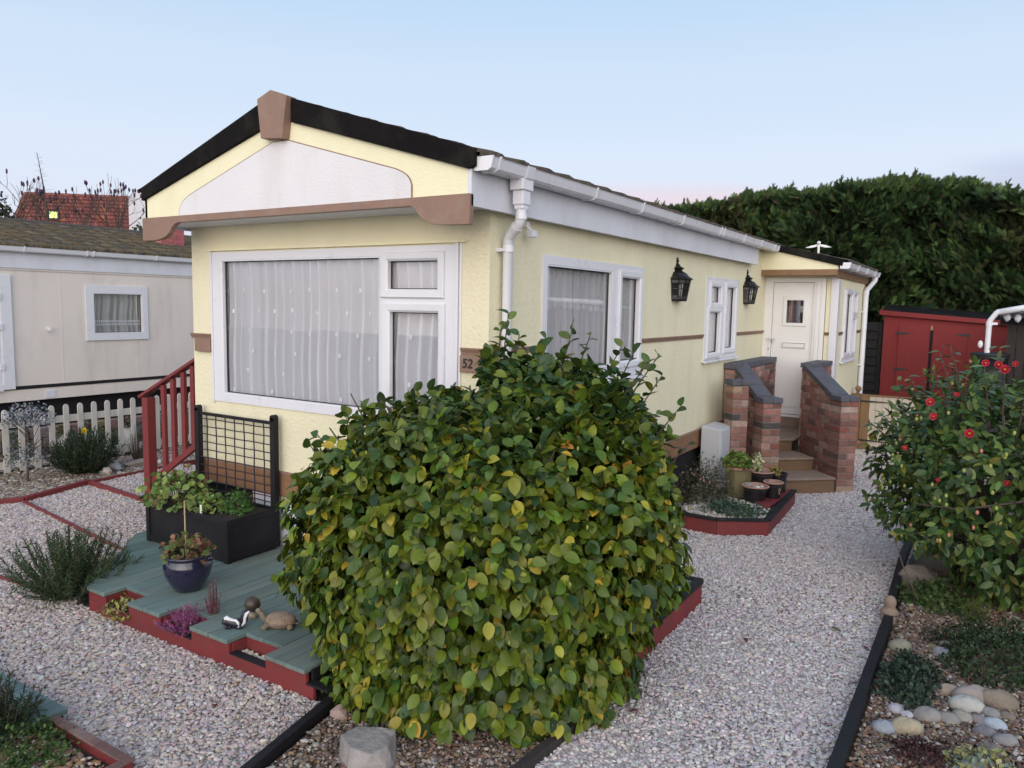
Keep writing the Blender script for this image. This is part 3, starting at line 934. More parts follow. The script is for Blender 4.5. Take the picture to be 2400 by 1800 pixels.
for z in (2.45, 1.55):
    mb = MB(); mb.box(Q, 9.80, z-.012, 1.07, 9.86, z+.012); mb.build('pipe_clip', 'upvc', H)
mb = MB(); mb.box(.93, PY-.016, .75, 1.005, PY, 2.95); mb.box(.955, PY-.018, .30, 1.033, 7.60, 2.92)
mb.build('corner_trim', 'upvc', H, bevel=.003)
for T, a, b in ((TP, .872, .935), (TQ, 7.60, 7.98), (TQ, 9.24, 9.8)):
    rail_prof(T, a, b, 2.148).build('dado_rail', 'gate_brown', H)
window(H, TQ, WD, [(8.10, 1.82, 8.62, 2.71, 1), (8.80, 2.46, 9.12, 2.71, 1), (8.80, 1.82, 9.12, 2.33, 1)], sill=(7.93, 1.70, 9.28), seed=12, cur='sheer', tones=(.5, .8), d=.014, curd=-.07)
# door with frame, glazed light, letterbox and handle
mb = MB()
dT = TP
panel(mb, dT, (.0, .865, .86, 2.93), [(.115, .90, .70, 2.868)], .012, .06)
mb.box(.0, PY-.02, .865, .05, PY-.012, 2.93); mb.box(.735, PY-.024, .865, .775, PY-.012, 2.93); mb.box(.80, PY-.026, .865, .86, PY-.012, 2.93)
mb.box(.11, PY-.03, .865, .70, PY+.02, .90)
df = mb.build('door_frame', 'door_white', H, bevel=.002)
mb = MB()
panel(mb, dT, (.120, .905, .695, 2.862), [(.318, 2.270, .558, 2.605)], -.012, 0)
ring(mb, dT, (.318, 2.270, .558, 2.605), [(0, -.02), (0, 0.002), (.012, .004), (.045, .004), (.052, -.012)])
ring(mb, dT, (.155, 1.02, .66, 2.83), [(0, -.0115), (.004, -.008), (.010, -.008), (.014, -.0115)])
mb.box(.125, PY+.006, 1.03, .69, PY+.012, 1.036)
dr = mb.build('door', 'door_white', H)
gl = MB(); gl.prism([dT(a, -.02, b) for a, b in ((.318, 2.27), (.558, 2.27), (.558, 2.605), (.318, 2.605))], (0, .004, 0)); gl.build('pane', 'glass', dr)
mb = MB(); mb.box(.30, PY+.10, 2.25, .58, PY+.12, 2.62, (.06, .05, .05)); mb.box(.34, PY+.07, 2.27, .41, PY+.09, 2.6, (.25, .12, .09)); mb.box(.47, PY+.07, 2.27, .50, PY+.09, 2.6, (.2, .2, .22))
mb.build('glazing_shade', 'ornament', dr)
mb = MB(); ring(mb, dT, (.292, 1.912, .595, 1.965), [(0, -.008), (0, .002), (.012, .004), (.016, -.008)]); mb.box(.292, PY+.0, 1.912, .595, PY+.009, 1.965)
mb.build('letterbox', 'door_white', dr)
mb = MB(); ring(mb, dT, (.289, 1.909, .598, 1.968), [(.0, .0045), (.004, .0050)]); mb.build('letterbox_edge', 'seal_black', dr)
mb = MB(); mb.box(.145, PY-.03, 1.97, .165, PY+.0, 2.05); mb.box(.07, PY-.055, 2.022, .20, PY-.035, 2.040); mb.box(.068, PY-.015, 1.78, .105, PY-.009, 2.07)
mb.build('handle', 'upvc', dr, bevel=.003)
mb = MB(); mb.box(.082, PY-.02, 1.86, .090, PY-.012, 1.885); mb.build('keyhole', 'seal_black', dr)

# wall lanterns
def lantern(y, label):
    t = thing('wall_lantern', label, 'lantern', (0, y, 2.53), 'black wall lanterns')
    A = (-math.pi/2, -math.pi/2+math.pi*7/6)
    c = (.004, y, 2.53)
    mb = MB(); mb.lathe(c, [(.02, .47), (.012, .455), (.024, .435), (.012, .415), (.03, .395), (.045, .375), (.085, .355), (.070, .345), (.055, .33), (.065, .325), (.105, .305), (.140, .265), (.185, .240), (.165, .228), (.120, .225)], 7, ang=A)
    mb.box(0, y-.10, 2.55, .010, y+.10, 2.84)
    mb.build('lamp_cap', 'lamp_black', t, bevel=.003)
    mb = MB(); mb.lathe(c, [(.105, .02), (.10, 0), (.118, 0.0), (.122, .022)], 7, ang=A)
    for k in range(7):
        a = -math.pi/2+math.pi*k/6
        p0 = (c[0]+.112*math.cos(a), y+.112*math.sin(a), 2.545); p1 = (c[0]+.150*math.cos(a), y+.150*math.sin(a), 2.76)
        mb.beam(p0, p1, .017, .017, up=(math.cos(a), math.sin(a), 0))
    for k in range(6):
        a = -math.pi/2+math.pi*k/6; b = a+math.pi/6
        for r, z in ((.145, 2.742), (.119, 2.572)):
            mb.beam((c[0]+r*math.cos(a), y+r*math.sin(a), z), (c[0]+r*math.cos(b), y+r*math.sin(b), z), .014, .035)
        r = .133
        mb.beam((c[0]+r*math.cos(a), y+r*math.sin(a), 2.665), (c[0]+r*math.cos(b), y+r*math.sin(b), 2.665), .006, .006)
        m_ = (a+b)/2
        mb.beam((c[0]+.112*math.cos(m_), y+.112*math.sin(m_), 2.56), (c[0]+.142*math.cos(m_), y+.142*math.sin(m_), 2.75), .006, .006)
    mb.build('lamp_cage', 'lamp_black', t)
    mb = MB()
    for k in range(6):
        a = -math.pi/2+math.pi*k/6; b = a+math.pi/6
        mb.add([(c[0]+.108*math.cos(a), y+.108*math.sin(a), 2.56), (c[0]+.108*math.cos(b), y+.108*math.sin(b), 2.56), (c[0]+.140*math.cos(b), y+.140*math.sin(b), 2.75), (c[0]+.140*math.cos(a), y+.140*math.sin(a), 2.75)], [(0, 1, 2, 3)])
    mb.build('lamp_glass', 'glass', t)
    mb = MB(); mb.tube([(.05, y, 2.56), (.05, y, 2.68)], .016, 8); mb.blob((.05, y, 2.69), (.022, .022, .03)); mb.build('bulb', 'shell_white', t, smooth=True)
lantern(3.62, 'black wall lantern between the two side windows, the nearer of the pair')
lantern(6.38, 'black wall lantern beside the white front door, the farther of the pair')

# floodlight stub under the eaves by the downpipe
t = thing('security_light', 'small white lamp under the eaves beside the white downpipe', 'light', (.06, .42, 2.98))
mb = MB(); mb.box(.0, .40, 3.02, .05, .44, 3.06); mb.tube([(.03, .42, 3.04), (.075, .42, 2.99)], .012, 8); mb.build('bracket', 'upvc', t)
mb = MB(); mb.box(.055, .385, 2.945, .11, .455, 2.995); mb.build('lamp_head', 'upvc_aged', t, bevel=.006)

# meter box
t = thing('meter_box', 'pale grey meter cabinet standing against the home beside the brick steps', 'meter box', (.19, 4.76, .18))
mb = MB(); mb.prism([(.06, 4.51, .18), (.30, 4.51, .18), (.30, 4.51, 1.025), (.06, 4.51, 1.05)], (0, .5, 0)); mb.build('cabinet', 'meter_box', t, bevel=.01)
mb = MB(); mb.box(.300, 4.53, .22, .310, 4.99, 1.0); mb.build('cabinet_door', 'meter_box', t, bevel=.003)

# little white weathervane on the porch roof
t = thing('weathervane', 'small white winged weathervane on a post on the porch roof', 'weathervane', (.50, 8.6, 3.3))
mb = MB(); mb.tube([(.50, 8.6, 3.25), (.50, 8.6, 3.50)], .018, 8); mb.blob((.50, 8.6, 3.53), (.03, .05, .03)); mb.build('post', 'shell_white', t, smooth=True)
mb = MB()
mb.prism([(.50, 8.6, 3.515), (.62, 8.60, 3.49), (.70, 8.58, 3.455), (.60, 8.58, 3.455), (.50, 8.6, 3.48)], (0, .015, 0))
mb.prism([(.50, 8.6, 3.515), (.38, 8.60, 3.49), (.30, 8.58, 3.455), (.40, 8.58, 3.455), (.50, 8.6, 3.48)], (0, .015, 0))
mb.build('wing', 'shell_white', t)

# ------------------------------------------------------------------ brick entrance steps
ST = thing('entrance_steps', 'red brick entrance steps with slate coping leading up to the white door', 'steps', (1.0, 6.0, .18))
BR = [(.22, .105, .080), (.27, .130, .105), (.17, .082, .068), (.31, .180, .150), (.13, .080, .070), (.28, .19, .13), (.22, .075, .055), (.34, .24, .20), (.075, .066, .064)]
def brickwall(name, p0, p1, t, z0, za, zb, parent, L_=.225, Hh=.084, seed=1):
    """wall from p0 to p1 (centre line), thickness t, top height za at p0 to zb at p1, laid in courses"""
    rr = random.Random(seed)
    p0 = Vector((*p0, 0)); p1 = Vector((*p1, 0)); d = (p1-p0); ln = d.length; d.normalize(); n = Vector((d.y, -d.x, 0))
    mb = MB(); core = MB()
    q = [p0+n*(t/2-.006)+d*.006, p1+n*(t/2-.006)-d*.006, p1-n*(t/2-.006)-d*.006, p0-n*(t/2-.006)+d*.006]
    core.add([(*a.xy, z0) for a in q]+[(*q[0].xy, za-.004), (*q[1].xy, zb-.004), (*q[2].xy, zb-.004), (*q[3].xy, za-.004)],
             [(0, 3, 2, 1), (4, 5, 6, 7), (0, 1, 5, 4), (1, 2, 6, 5), (2, 3, 7, 6), (3, 0, 4, 7)])
    k = 0; z = z0
    while z < max(za, zb):
        s = -(L_/2 if k % 2 else 0.)
        while s < ln:
            a = max(0, s+.005); b = min(ln, s+L_-.006)
            if b-a > .03:
                top = za+(zb-za)*((a+b)/2)/ln
                zt = min(z+Hh-.012, top)
                if zt-z > .02:
                    j = rr.uniform(-.002, .003)
                    c = rr.choice(BR[:8]+BR[:4]+BR[:2]) if rr.random() < .96 else BR[8]
                    f_ = rr.uniform(.8, 1.2); c = tuple(x*f_ for x in c)
                    ta = min(z+Hh-.012, za+(zb-za)*a/ln); tb = min(z+Hh-.012, za+(zb-za)*b/ln)
                    w = t/2+j
                    A, B = p0+d*a, p0+d*b
                    vv = [A+n*w, B+n*w, B-n*w, A-n*w]
                    mb.add([(*v.xy, z) for v in vv]+[(*vv[0].xy, ta), (*vv[1].xy, tb), (*vv[2].xy, tb), (*vv[3].xy, ta)],
                           [(0, 3, 2, 1), (4, 5, 6, 7), (0, 1, 5, 4), (1, 2, 6, 5), (2, 3, 7, 6), (3, 0, 4, 7)], c)
            s += L_
        z += Hh; k += 1
    w_ = mb.build(name, 'brick', parent, bevel=.004, seg=1)
    core.build('mortar', 'mortar', w_)
    return w_
def coping(p0, p1, w, z0, z1, h, parent, seg=.225, over=.0):
    p0 = Vector((*p0, z0+h/2)); p1 = Vector((*p1, z1+h/2)); ln = (p1-p0).length; n = max(1, round(ln/seg)); d = (p1-p0)/n
    mb = MB()
    for i in range(n):
        e = d.normalized()*.004
        f_ = random.uniform(.8, 1.25)
        mb.beam(p0+d*i+e, p0+d*(i+1)-e, w, h, col=(f_, f_, f_))
    return mb.build('coping', 'coping', parent, bevel=.006)
ed = Vector((.745, .667)); nd = Vector((.667, -.745))
PR = Vector((1.42, 5.95)); PL = Vector((.68, 5.11))
def pier(c, top, seed, hw=.12):
    w_ = brickwall('brick_pier', c-ed*hw, c+ed*hw, hw*2, .18, top, top, ST, L_=.24 if seed % 2 else .24, seed=seed)
    mb = MB()
    for s in (-1, 1):
        a = c+ed*(s*(hw+.012)/2)
        mb.beam((*(a-nd*(hw+.012)), top+.034), (*(a+nd*(hw+.012)), top+.034), hw+.008, .066)
    mb.build('coping', 'coping', ST, bevel=.006)
pier(PR, 1.33, 3); pier(PL, 1.33, 4); 
pier(Vector((.33, 5.00)), 1.53, 5, .105)
# sloping and level walls
brickwall('brick_wall', PR-nd*.13+ed*-.01, (.87, 6.64), .21, .18, 1.33, 1.66, ST, seed=6)
coping(PR-nd*.10, (.85, 6.66), .225, 1.345, 1.675, .062, ST)
brickwall('brick_wall', (.86, 6.60), (.90, 7.42), .21, .18, 1.67, 1.67, ST, seed=7)
coping((.85, 6.56), (.90, 7.42), .225, 1.675, 1.675, .065, ST)
brickwall('brick_wall', PL-nd*.13, (.20, 5.60), .20, .18, 1.33, 1.68, ST, seed=8)
coping(PL-nd*.10, (.17, 5.62), .215, 1.345, 1.70, .062, ST)
brickwall('brick_wall', (.115, 5.50), (.115, 7.42), .20, .18, 1.67, 1.67, ST, seed=9)
coping((.115, 5.48), (.115, 7.42), .215, 1.68, 1.68, .075, ST)
# treads and risers
A0 = Vector((.80, 5.20)); 
for k, (off, z0, z1) in enumerate(((0, .18, .38), (.43, .38, .55), (.88, .55, .72))):
    a = A0-nd*off-ed*.02; b = A0-nd*off+ed*(.80-.05*k)
    mb = MB(); mb.prism([(*a, z0-.02), (*b, z0-.02), (*(b-nd*.03), z0-.02), (*(a-nd*.03), z0-.02)], (0, 0, z1-z0-.008))
    mb.build('riser', 'riser', ST, bevel=.003)
    if k < 2:
        mb = MB(); mb.prism([(*(a+nd*.02), z1-.028), (*(b+nd*.02), z1-.028), (*(b-nd*.47), z1-.028), (*(a-nd*.47), z1-.028)], (0, 0, .028))
        mb.build('tread', 'tread', ST, bevel=.004)
a = A0-nd*.86-ed*.35; b = A0-nd*.86+ed*.72
mb = MB(); mb.prism([(*a, .692), (*b, .692), (.80, 6.95, .692), (.80, 7.40, .692), (.22, 7.40, .692), (.22, 6.3, .692)], (0, 0, .028))
mb.build('landing', 'tread', ST, bevel=.004)
mb = MB(); mb.box(.2, 7.36, .721, .80, 7.42, .862); mb.build('riser', 'tread', ST, bevel=.003)

# ------------------------------------------------------------------ the green deck
DK = thing('deck', 'weathered green timber deck with red sides in front of the home', 'deck', (-1.2, -.6, .18))
ZT = .36
def board(x0, x1, y0, y1, mb, jit=.0):
    """board along y, clipped to the deck outline on the left"""
    mb.box(x0+.002, y0, ZT-.026, x1-.002, y1, ZT)
def ystart(xc):
    if -2.26 < xc < -1.98: return -1.335
    if -1.61 < xc < -1.28: return -1.335
    if -.905 < xc < -.57: return -1.36
    if -.22 < xc < 1.2: return None
    return -1.50
mb = MB()
xs = [-2.48]
edges = [-2.48, -2.26, -2.12, -1.98, -1.795, -1.61, -1.445, -1.28, -1.09, -.905, -.74, -.57, -.395, -.22]
for a, b in zip(edges, edges[1:]):
    y0 = ystart((a+b)/2); f_ = rng.uniform(.82, 1.18); mb.col = (.112*f_*rng.uniform(.95, 1.15), .162*f_, .148*f_)
    mb.box(a+.0025, y0+rng.uniform(0, .006), ZT-.026, b-.0025, -.03, ZT-rng.uniform(0, .0015))
# boards behind the diagonal left end
for a, b in ((-2.64, -2.48), (-2.80, -2.64), (-2.96, -2.80), (-3.12, -2.96), (-3.28, -3.12), (-3.42, -3.28)):
    f_ = rng.uniform(.82, 1.18); mb.col = (.112*f_, .166*f_, .143*f_); ya = -1.50+(-2.48-a)*1.02; yb = -1.50+(-2.48-b)*1.02
    mb.prism([(a+.0025, ya, ZT-.026), (b-.0025, yb, ZT-.026), (b-.0025, -.03, ZT-.026), (a+.0025, -.03, ZT-.026)], (0, 0, .025))
for a, b in ((-.22, -.05), (-.05, .12)):
    mb.box(a+.0025, -.55, ZT-.026, b-.0025, -.03, ZT)
for k in range(7):
    a = .03+.16*k
    mb.box(a+.0025, -.35 if k < 5 else -.35, ZT-.026, min(a+.16, 1.13)-.0025, 1.24, ZT-.0015)
mb.build('deck_boards', 'deck_teal', DK, bevel=.003)
# red sides
mb = MB()
mb.box(-2.47, -1.485, .15, -.165, -1.462, .268)
for a, b in ((-2.47, -2.262), (-1.978, -1.612), (-1.278, -.907), (-.568, -.222)):
    mb.box(a, -1.486, .268, b, -1.463, ZT-.027)
mb.box(-2.27, -1.33, .2, -1.975, -1.31, ZT-.027); mb.box(-1.62, -1.33, .2, -1.27, -1.31, ZT-.027); mb.box(-.91, -1.352, .2, -.565, -1.33, ZT-.027)
for x in (-2.262, -1.978, -1.612, -1.278, -.907, -.568):
    mb.box(x-.006, -1.46, .2, x+.006, -1.335, ZT-.028)
mb.build('red_side', 'red_paint', DK, bevel=.002)
mb = MB(); mb.prism([(-2.48, -1.485, .15), (-3.41, -.54, .15), (-3.395, -.52, .15), (-2.46, -1.46, .15)], (0, 0, .183)); mb.build('red_side', 'red_paint', DK)
mb = MB(); mb.box(1.165, -.9, .15, 1.187, 1.25, .33); mb.box(.02, 1.227, .15, 1.165, 1.25, .33); mb.build('red_side', 'red_paint', DK, bevel=.002)
mb = MB(); mb.box(1.135, -.9, .331, 1.195, 1.262, .372); mb.box(.3, 1.20, .331, 1.135, 1.262, .371)
mb.build('edging_cap', 'black_wood', DK, bevel=.004)
for q_ in ((-.905, -1.485, .269, -.570, -1.425, .276), (-1.610, -1.487, .262, -1.280, -1.44, .274), (-2.258, -1.487, .262, -1.982, -1.45, .273), (-.222, -1.488, .268, -.05, -1.43, .282), (-.222, -1.45, .2, -.205, -1.0, .345)):
    mb = MB(); mb.box(*q_); mb.build('pocket_ledge', 'black_wood', DK, bevel=.002)
for q_ in ((-.90, -1.43, .17, -.575, -1.355, .235), (-1.605, -1.44, .17, -1.285, -1.335, .24), (-2.255, -1.45, .17, -1.985, -1.335, .24)):
    mb = MB(); mb.box(*q_); mb.build('pocket_fill', 'soil', DK)
gravel('pocket_pebbles', [[(-.895, -1.42), (-.58, -1.42), (-.58, -1.36), (-.895, -1.36)]], .242, 5200, (.009, .015), [(.55, .5, .4), (.6, .55, .5), (.42, .33, .26)], [3, 2, 1], 'cream pebbles filling the empty pocket in the deck edge')

# second deck at the lower left
t = thing('deck', 'corner of a second green timber platform beside the low bushy plants', 'deck', (-1.9, -2.8, .18))
mb = MB()
for k, (a, b) in enumerate(((-1.235, -1.10), (-1.375, -1.24), (-1.515, -1.38), (-1.655, -1.52), (-1.795, -1.66), (-1.935, -1.80), (-2.075, -1.94), (-2.215, -2.08), (-2.355, -2.22), (-2.495, -2.36), (-2.635, -2.5), (-2.775, -2.64))):
    f_ = rng.uniform(.85, 1.2); mb.box(a, -3.6, .225, b, -2.36, .255, (.115*f_, .17*f_, .165*f_))
mb.build('deck_boards', 'deck_teal', t, bevel=.003)
mb = MB(); mb.box(-2.8, -2.40, .14, -1.12, -2.375, .223); mb.box(-1.14, -3.6, .14, -1.115, -2.4, .223); mb.build('red_side', 'fence_dark', t)

# ------------------------------------------------------------------ timber edgings
def edging(pts, w, z0, z1, m, label, name='timber_edging', cat='edging', group=None):
    mb = MB()
    for a, b in zip(pts, pts[1:]):
        mb.beam((a[0], a[1], (z0+z1)/2), (b[0], b[1], (z0+z1)/2), w, z1-z0)
    o = mb.build(name, m, bevel=.004)
    return tagit(o, label, cat, group)
edging([(-.055, -1.455), (.10, -2.20), (.13, -3.3)], .055, .14, .232, 'black_wood', 'black timber edging between the front gravel and the camellia bed')
edging([(1.195, -.92), (1.155, -1.45), (1.10, -3.2)], .05, .14, .225, 'fence_dark', 'dark timber edging between the camellia bed and the drive')
edging([(2.46, -3.2), (2.46, 1.60)], .062, .14, .262, 'black_wood', 'near length of black timber edging along the right side of the drive')
edging([(2.445, 1.80), (2.40, 3.3), (2.42, 6.4)], .062, .14, .262, 'black_wood', 'far length of black timber edging running under the flowering camellia')
edging([(-6.62, -1.7), (-6.05, -.25), (-6.32, .62)], .07, .14, .235, 'red_paint', 'thick red timber edging in front of the bed by the picket fence')
edging([(-6.32, .62), (-3.42, .36)], .06, .14, .225, 'red_paint', 'red timber divider running from the fence bed to the planter box')
edging([(-6.0, -.27), (-3.35, -.62)], .035, .14, .205, 'red_paint', 'thin red timber divider meeting the left corner of the deck')
edging([(-6.32, .62), (-6.45, 2.2)], .04, .14, .215, 'red_paint', 'red timber strip below the rocks of the fence bed')
edging([(-6.6, -1.65), (-3.2, -1.52)], .035, .14, .203, 'red_paint', 'thin red timber divider ending behind the rosemary')
# raised bed at bottom left
t = thing('raised_bed', 'low red timber bed at the bottom left corner full of green plants', 'raised bed', (-.8, -2.9, .14))
mb = MB(); mb.box(-1.05, -2.475, .14, -.37, -2.435, .25); mb.box(-.41, -3.6, .14, -.37, -2.476, .25); mb.build('plank', 'red_paint', t, bevel=.004)
mb = MB(); mb.box(-1.06, -2.482, .251, -.360, -2.430, .263); mb.box(-.415, -3.6, .251, -.360, -2.483, .263); mb.build('plank_cap', 'faded_red', t, bevel=.004)
mb = MB(); mb.box(-1.9, -3.6, .14, -.41, -2.476, .20); mb.build('soil', 'soil', t)
gravel('bed_gravel', [[(-1.1, -3.4), (-.44, -3.4), (-.44, -2.50), (-1.1, -2.50)]], .205, 4200, (.007, .014), [(.30, .17, .09), (.45, .38, .27), (.18, .11, .08), (.5, .45, .38)], [3, 2, 3, 1], 'brown gravel in the raised bed at the bottom left')

# raised bed by the steps
BP = [(.03, 3.38), (.42, 3.09), (.73, 3.07), (1.165, 3.35), (1.10, 4.86), (.84, 5.02), (.03, 4.48)]
t = thing('raised_bed', 'red sided raised bed with black rim beside the brick steps', 'raised bed', (.6, 4.0, .14))
mb = MB()
for a, b in zip(BP[:6], BP[1:6]):
    mb.beam((a[0], a[1], .235), (b[0], b[1], .235), .024, .19)
mb.build('plank', 'red_paint', t, bevel=.003)
mb = MB()
for a, b in zip(BP[:5], BP[1:5]):
    mb.beam((a[0]-.01, a[1]+.01, .340), (b[0]-.01, b[1]+.01, .340), .075, .022)
mb.build('rim', 'black_wood', t, bevel=.003)
mb = MB(); mb.prism([(x*.98, y*.997+.02, .15) for x, y in BP], (0, 0, .155)); mb.build('soil', 'bed_base', t)
mb = MB(); mb.prism([(.70, 4.20, .325), (1.04, 3.82, .325), (1.09, 4.82, .325), (.80, 4.95, .325), (.60, 4.7, .325)], (0, 0, .025)); mb.build('corner_shelf', 'red_paint', t, bevel=.003)
gravel('bed_gravel', [[(.05, 3.42), (.42, 3.16), (.73, 3.14), (1.10, 3.40), (1.05, 3.9), (.05, 4.4)]], .315, 3500, (.008, .016), [(.5, .46, .40), (.58, .55, .5), (.30, .24, .2), (.40, .36, .33)], [3, 2, 2, 2], 'cream stones topping the raised bed beside the steps')
# camellia bed + right bed surfaces
mb = MB(); mb.prism([(-.02, -1.45, .13), (.13, -2.2, .13), (.16, -3.4, .13), (1.08, -3.4, .13), (1.14, -1.45, .13), (1.16, -.35, .13), (-.02, -.35, .13)], (0, 0, .04))
mb.prism([(2.49, -3.4, .13), (7, -3.4, .13), (7, 7.6, .13), (2.49, 6.4, .13)], (0, 0, .04))
mb.prism([(-9, -3.4, .13), (-6.66, -3.4, .13), (-6.66, -1.65, .13), (-6.08, -.25, .13), (-6.36, .62, .13), (-6.5, 3.5, .13), (-9, 6, .13)], (0, 0, .045))
o = mb.build('planting_bed_soil', 'bed_base'); o['kind'] = 'structure'
BROWN = [(.17, .105, .070), (.24, .165, .095), (.13, .088, .070), (.33, .28, .23), (.44, .40, .37), (.16, .135, .13), (.09, .062, .048), (.24, .12, .075)]
gravel('bed_gravel', [[(-.0, -1.42), (.15, -2.2), (.18, -3.3), (1.06, -3.3), (1.12, -1.45), (1.14, -.5), (0, -.5)]], .178, 5200, (.006, .0125), BROWN, [4, 3, 3, 4, 2, 3, 3, 2], 'mixed brown gravel around the big stone under the camellia bush')
gravel('bed_gravel', [[(2.50, -3.0), (4.2, -3.0), (4.2, 3.2), (2.50, 3.2)]], .178, 4600, (.007, .0135), BROWN, [5, 4, 4, 3, 2, 3, 4, 3], 'mixed orange and brown gravel in the bed right of the drive')
gravel('bed_gravel', [[(-7.9, -2.4), (-6.70, -2.4), (-6.66, -1.65), (-6.10, -.25), (-6.38, .62), (-6.55, 2.6), (-7.9, 2.8)]], .18, 1500, (.010, .024), [(.25, .19, .14), (.36, .31, .26), (.16, .12, .10), (.45, .42, .38)], [4, 3, 4, 1], 'rough brown stones in the bed below the picket fence')
# ------------------------------------------------------------------ leaves and shrubs
LT = leaf_template(.33, .34, .22, 7)
LT_B = leaf_template(.35, .30, .28, 7)
LT_N = leaf_template(.22, .18, .25, 5)
LT_R = leaf_template(.52, .10, .12, 5, .5)
def blade_template(n=5, spread=1.0, w=.10, droop=.15, rows=3):
    V = []; F = []
    for k in range(n):
        a = spread*(k/(n-1)-.5) if n > 1 else 0
        ln = 1-.35*abs(a)/max(spread, .01)
        b = len(V)
        for i in range(rows):
            t = i/(rows-1)
            ww = w*(1-.75*t)*ln
            cx, cy = math.sin(a)*t*ln, math.cos(a)*t*ln
            V.append((cx-ww*math.cos(a), cy+ww*math.sin(a), -droop*t*t)); V.append((cx+ww*math.cos(a), cy-ww*math.sin(a), -droop*t*t))
        for i in range(rows-1):
            F.append((b+2*i, b+2*i+1, b+2*i+3, b+2*i+2))
    return np.array(V), np.array(F)
SPRAY = blade_template(5, 1.5, .085, .2)
def frond_template(pairs=5, w=.055):
    V = []; F = []
    def strip(x0, y0, x1, y1, ww, z0, z1):
        d = math.hypot(x1-x0, y1-y0); nx, ny = -(y1-y0)/d*ww, (x1-x0)/d*ww; b = len(V)
        V.extend([(x0-nx, y0-ny, z0), (x0+nx, y0+ny, z0), (x1+nx*.3, y1+ny*.3, z1), (x1-nx*.3, y1-ny*.3, z1)]); F.append((b, b+1, b+2, b+3))
    strip(0, 0, .03, 1, w*.8, 0, -.18)
    for k in range(pairs):
        t = .12+.78*k/pairs; l_ = .42*(1-.6*t)
        for s in (-1, 1):
            tt = t+.04*s
            strip(.03*tt, tt, .03*tt+s*l_*.62, tt+l_*.78, w, -.18*tt*tt, -.18*tt*tt-.05)
    return np.array(V), np.array(F)
CYP = frond_template()
NEEDLE = blade_template(1, 0, .10, .1)
UP = np.array([0, 0, 1.0])

def profile_bush(prof, C, rt, fw, depth, n, radial, seed, lump=.06, zmin=.15, back=.75, zpow=1.0):
    """shoot positions and outward normals on a lumpy bush outline"""
    r2 = np.random.default_rng(seed)
    pr = np.array(sorted(prof))
    zz = pr[:, 0]
    z = zmin+(zz[-1]-zmin)*r2.uniform(0, 1, n)**zpow
    ph = r2.uniform(-np.pi, np.pi, n)
    Lz = np.interp(z, zz, -pr[:, 1]); Rz = np.interp(z, zz, pr[:, 2])
    lat = np.where(np.cos(ph) > 0, Rz, Lz)*np.cos(ph)
    mid = (Lz+Rz)/2
    dep = np.where(np.sin(ph) < 0, depth, back)*mid*np.sin(ph)
    lm = 1+lump*(np.sin(ph*5+z*4)+np.sin(ph*9-z*7+1)*.7+np.sin(z*11+ph*3)*.6)
    keep = r2.uniform(0, 1, n) < np.clip(mid/np.max(mid), .12, 1)
    rad = radial*lm*(1+r2.normal(0, .025, n))
    x = C[0]+(lat*rt[0]+dep*fw[0])*rad; y = C[1]+(lat*rt[1]+dep*fw[1])*rad
    e = .04
    dm = (np.interp(z+e, zz, (pr[:, 2]-pr[:, 1])/2)-np.interp(z-e, zz, (pr[:, 2]-pr[:, 1])/2))/(2*e)
    nx = np.cos(ph)*rt[0]+np.sin(ph)*fw[0]; ny = np.cos(ph)*rt[1]+np.sin(ph)*fw[1]
    nz = np.clip(-dm*.8, -.5, 2.5)
    P = np.stack([x, y, z], 1); Nn = nrm(np.stack([nx, ny, nz], 1))
    P[:, 2] += (lm-1)*1.2*(Nn[:, 2] > .5)
    return P[keep], Nn[keep]

def leafy(P, Nn, per, size, tmpl, colfn, down=.7, out=.5, spread=.55, shoot=.07, up_top=.6, nj=.35):
    n = len(P)
    P2 = np.repeat(P, per, 0); N2 = np.repeat(Nn, per, 0); m = len(P2)
    sd = nrm(N2*.8+UP*.35+np.repeat(rand_unit(n), per, 0)*.35)
    P2 = P2+sd*rng.uniform(-1, .3, (m, 1))*shoot*1.5+rand_unit(m)*.012
    topness = np.clip(N2[:, 2:3], 0, 1)
    T = nrm(N2*out*(1-topness*.3)+np.array([0, 0, -1.])*down*(1-topness)+UP*up_top*topness*.5+rand_unit(m)*spread)
    NN = nrm(N2*.75+UP*.45+rand_unit(m)*nj)
    S = rng.uniform(size[0], size[1], m)
    c = colfn(P2, N2)
    return scatter(tmpl, P2, T, NN, S, c)

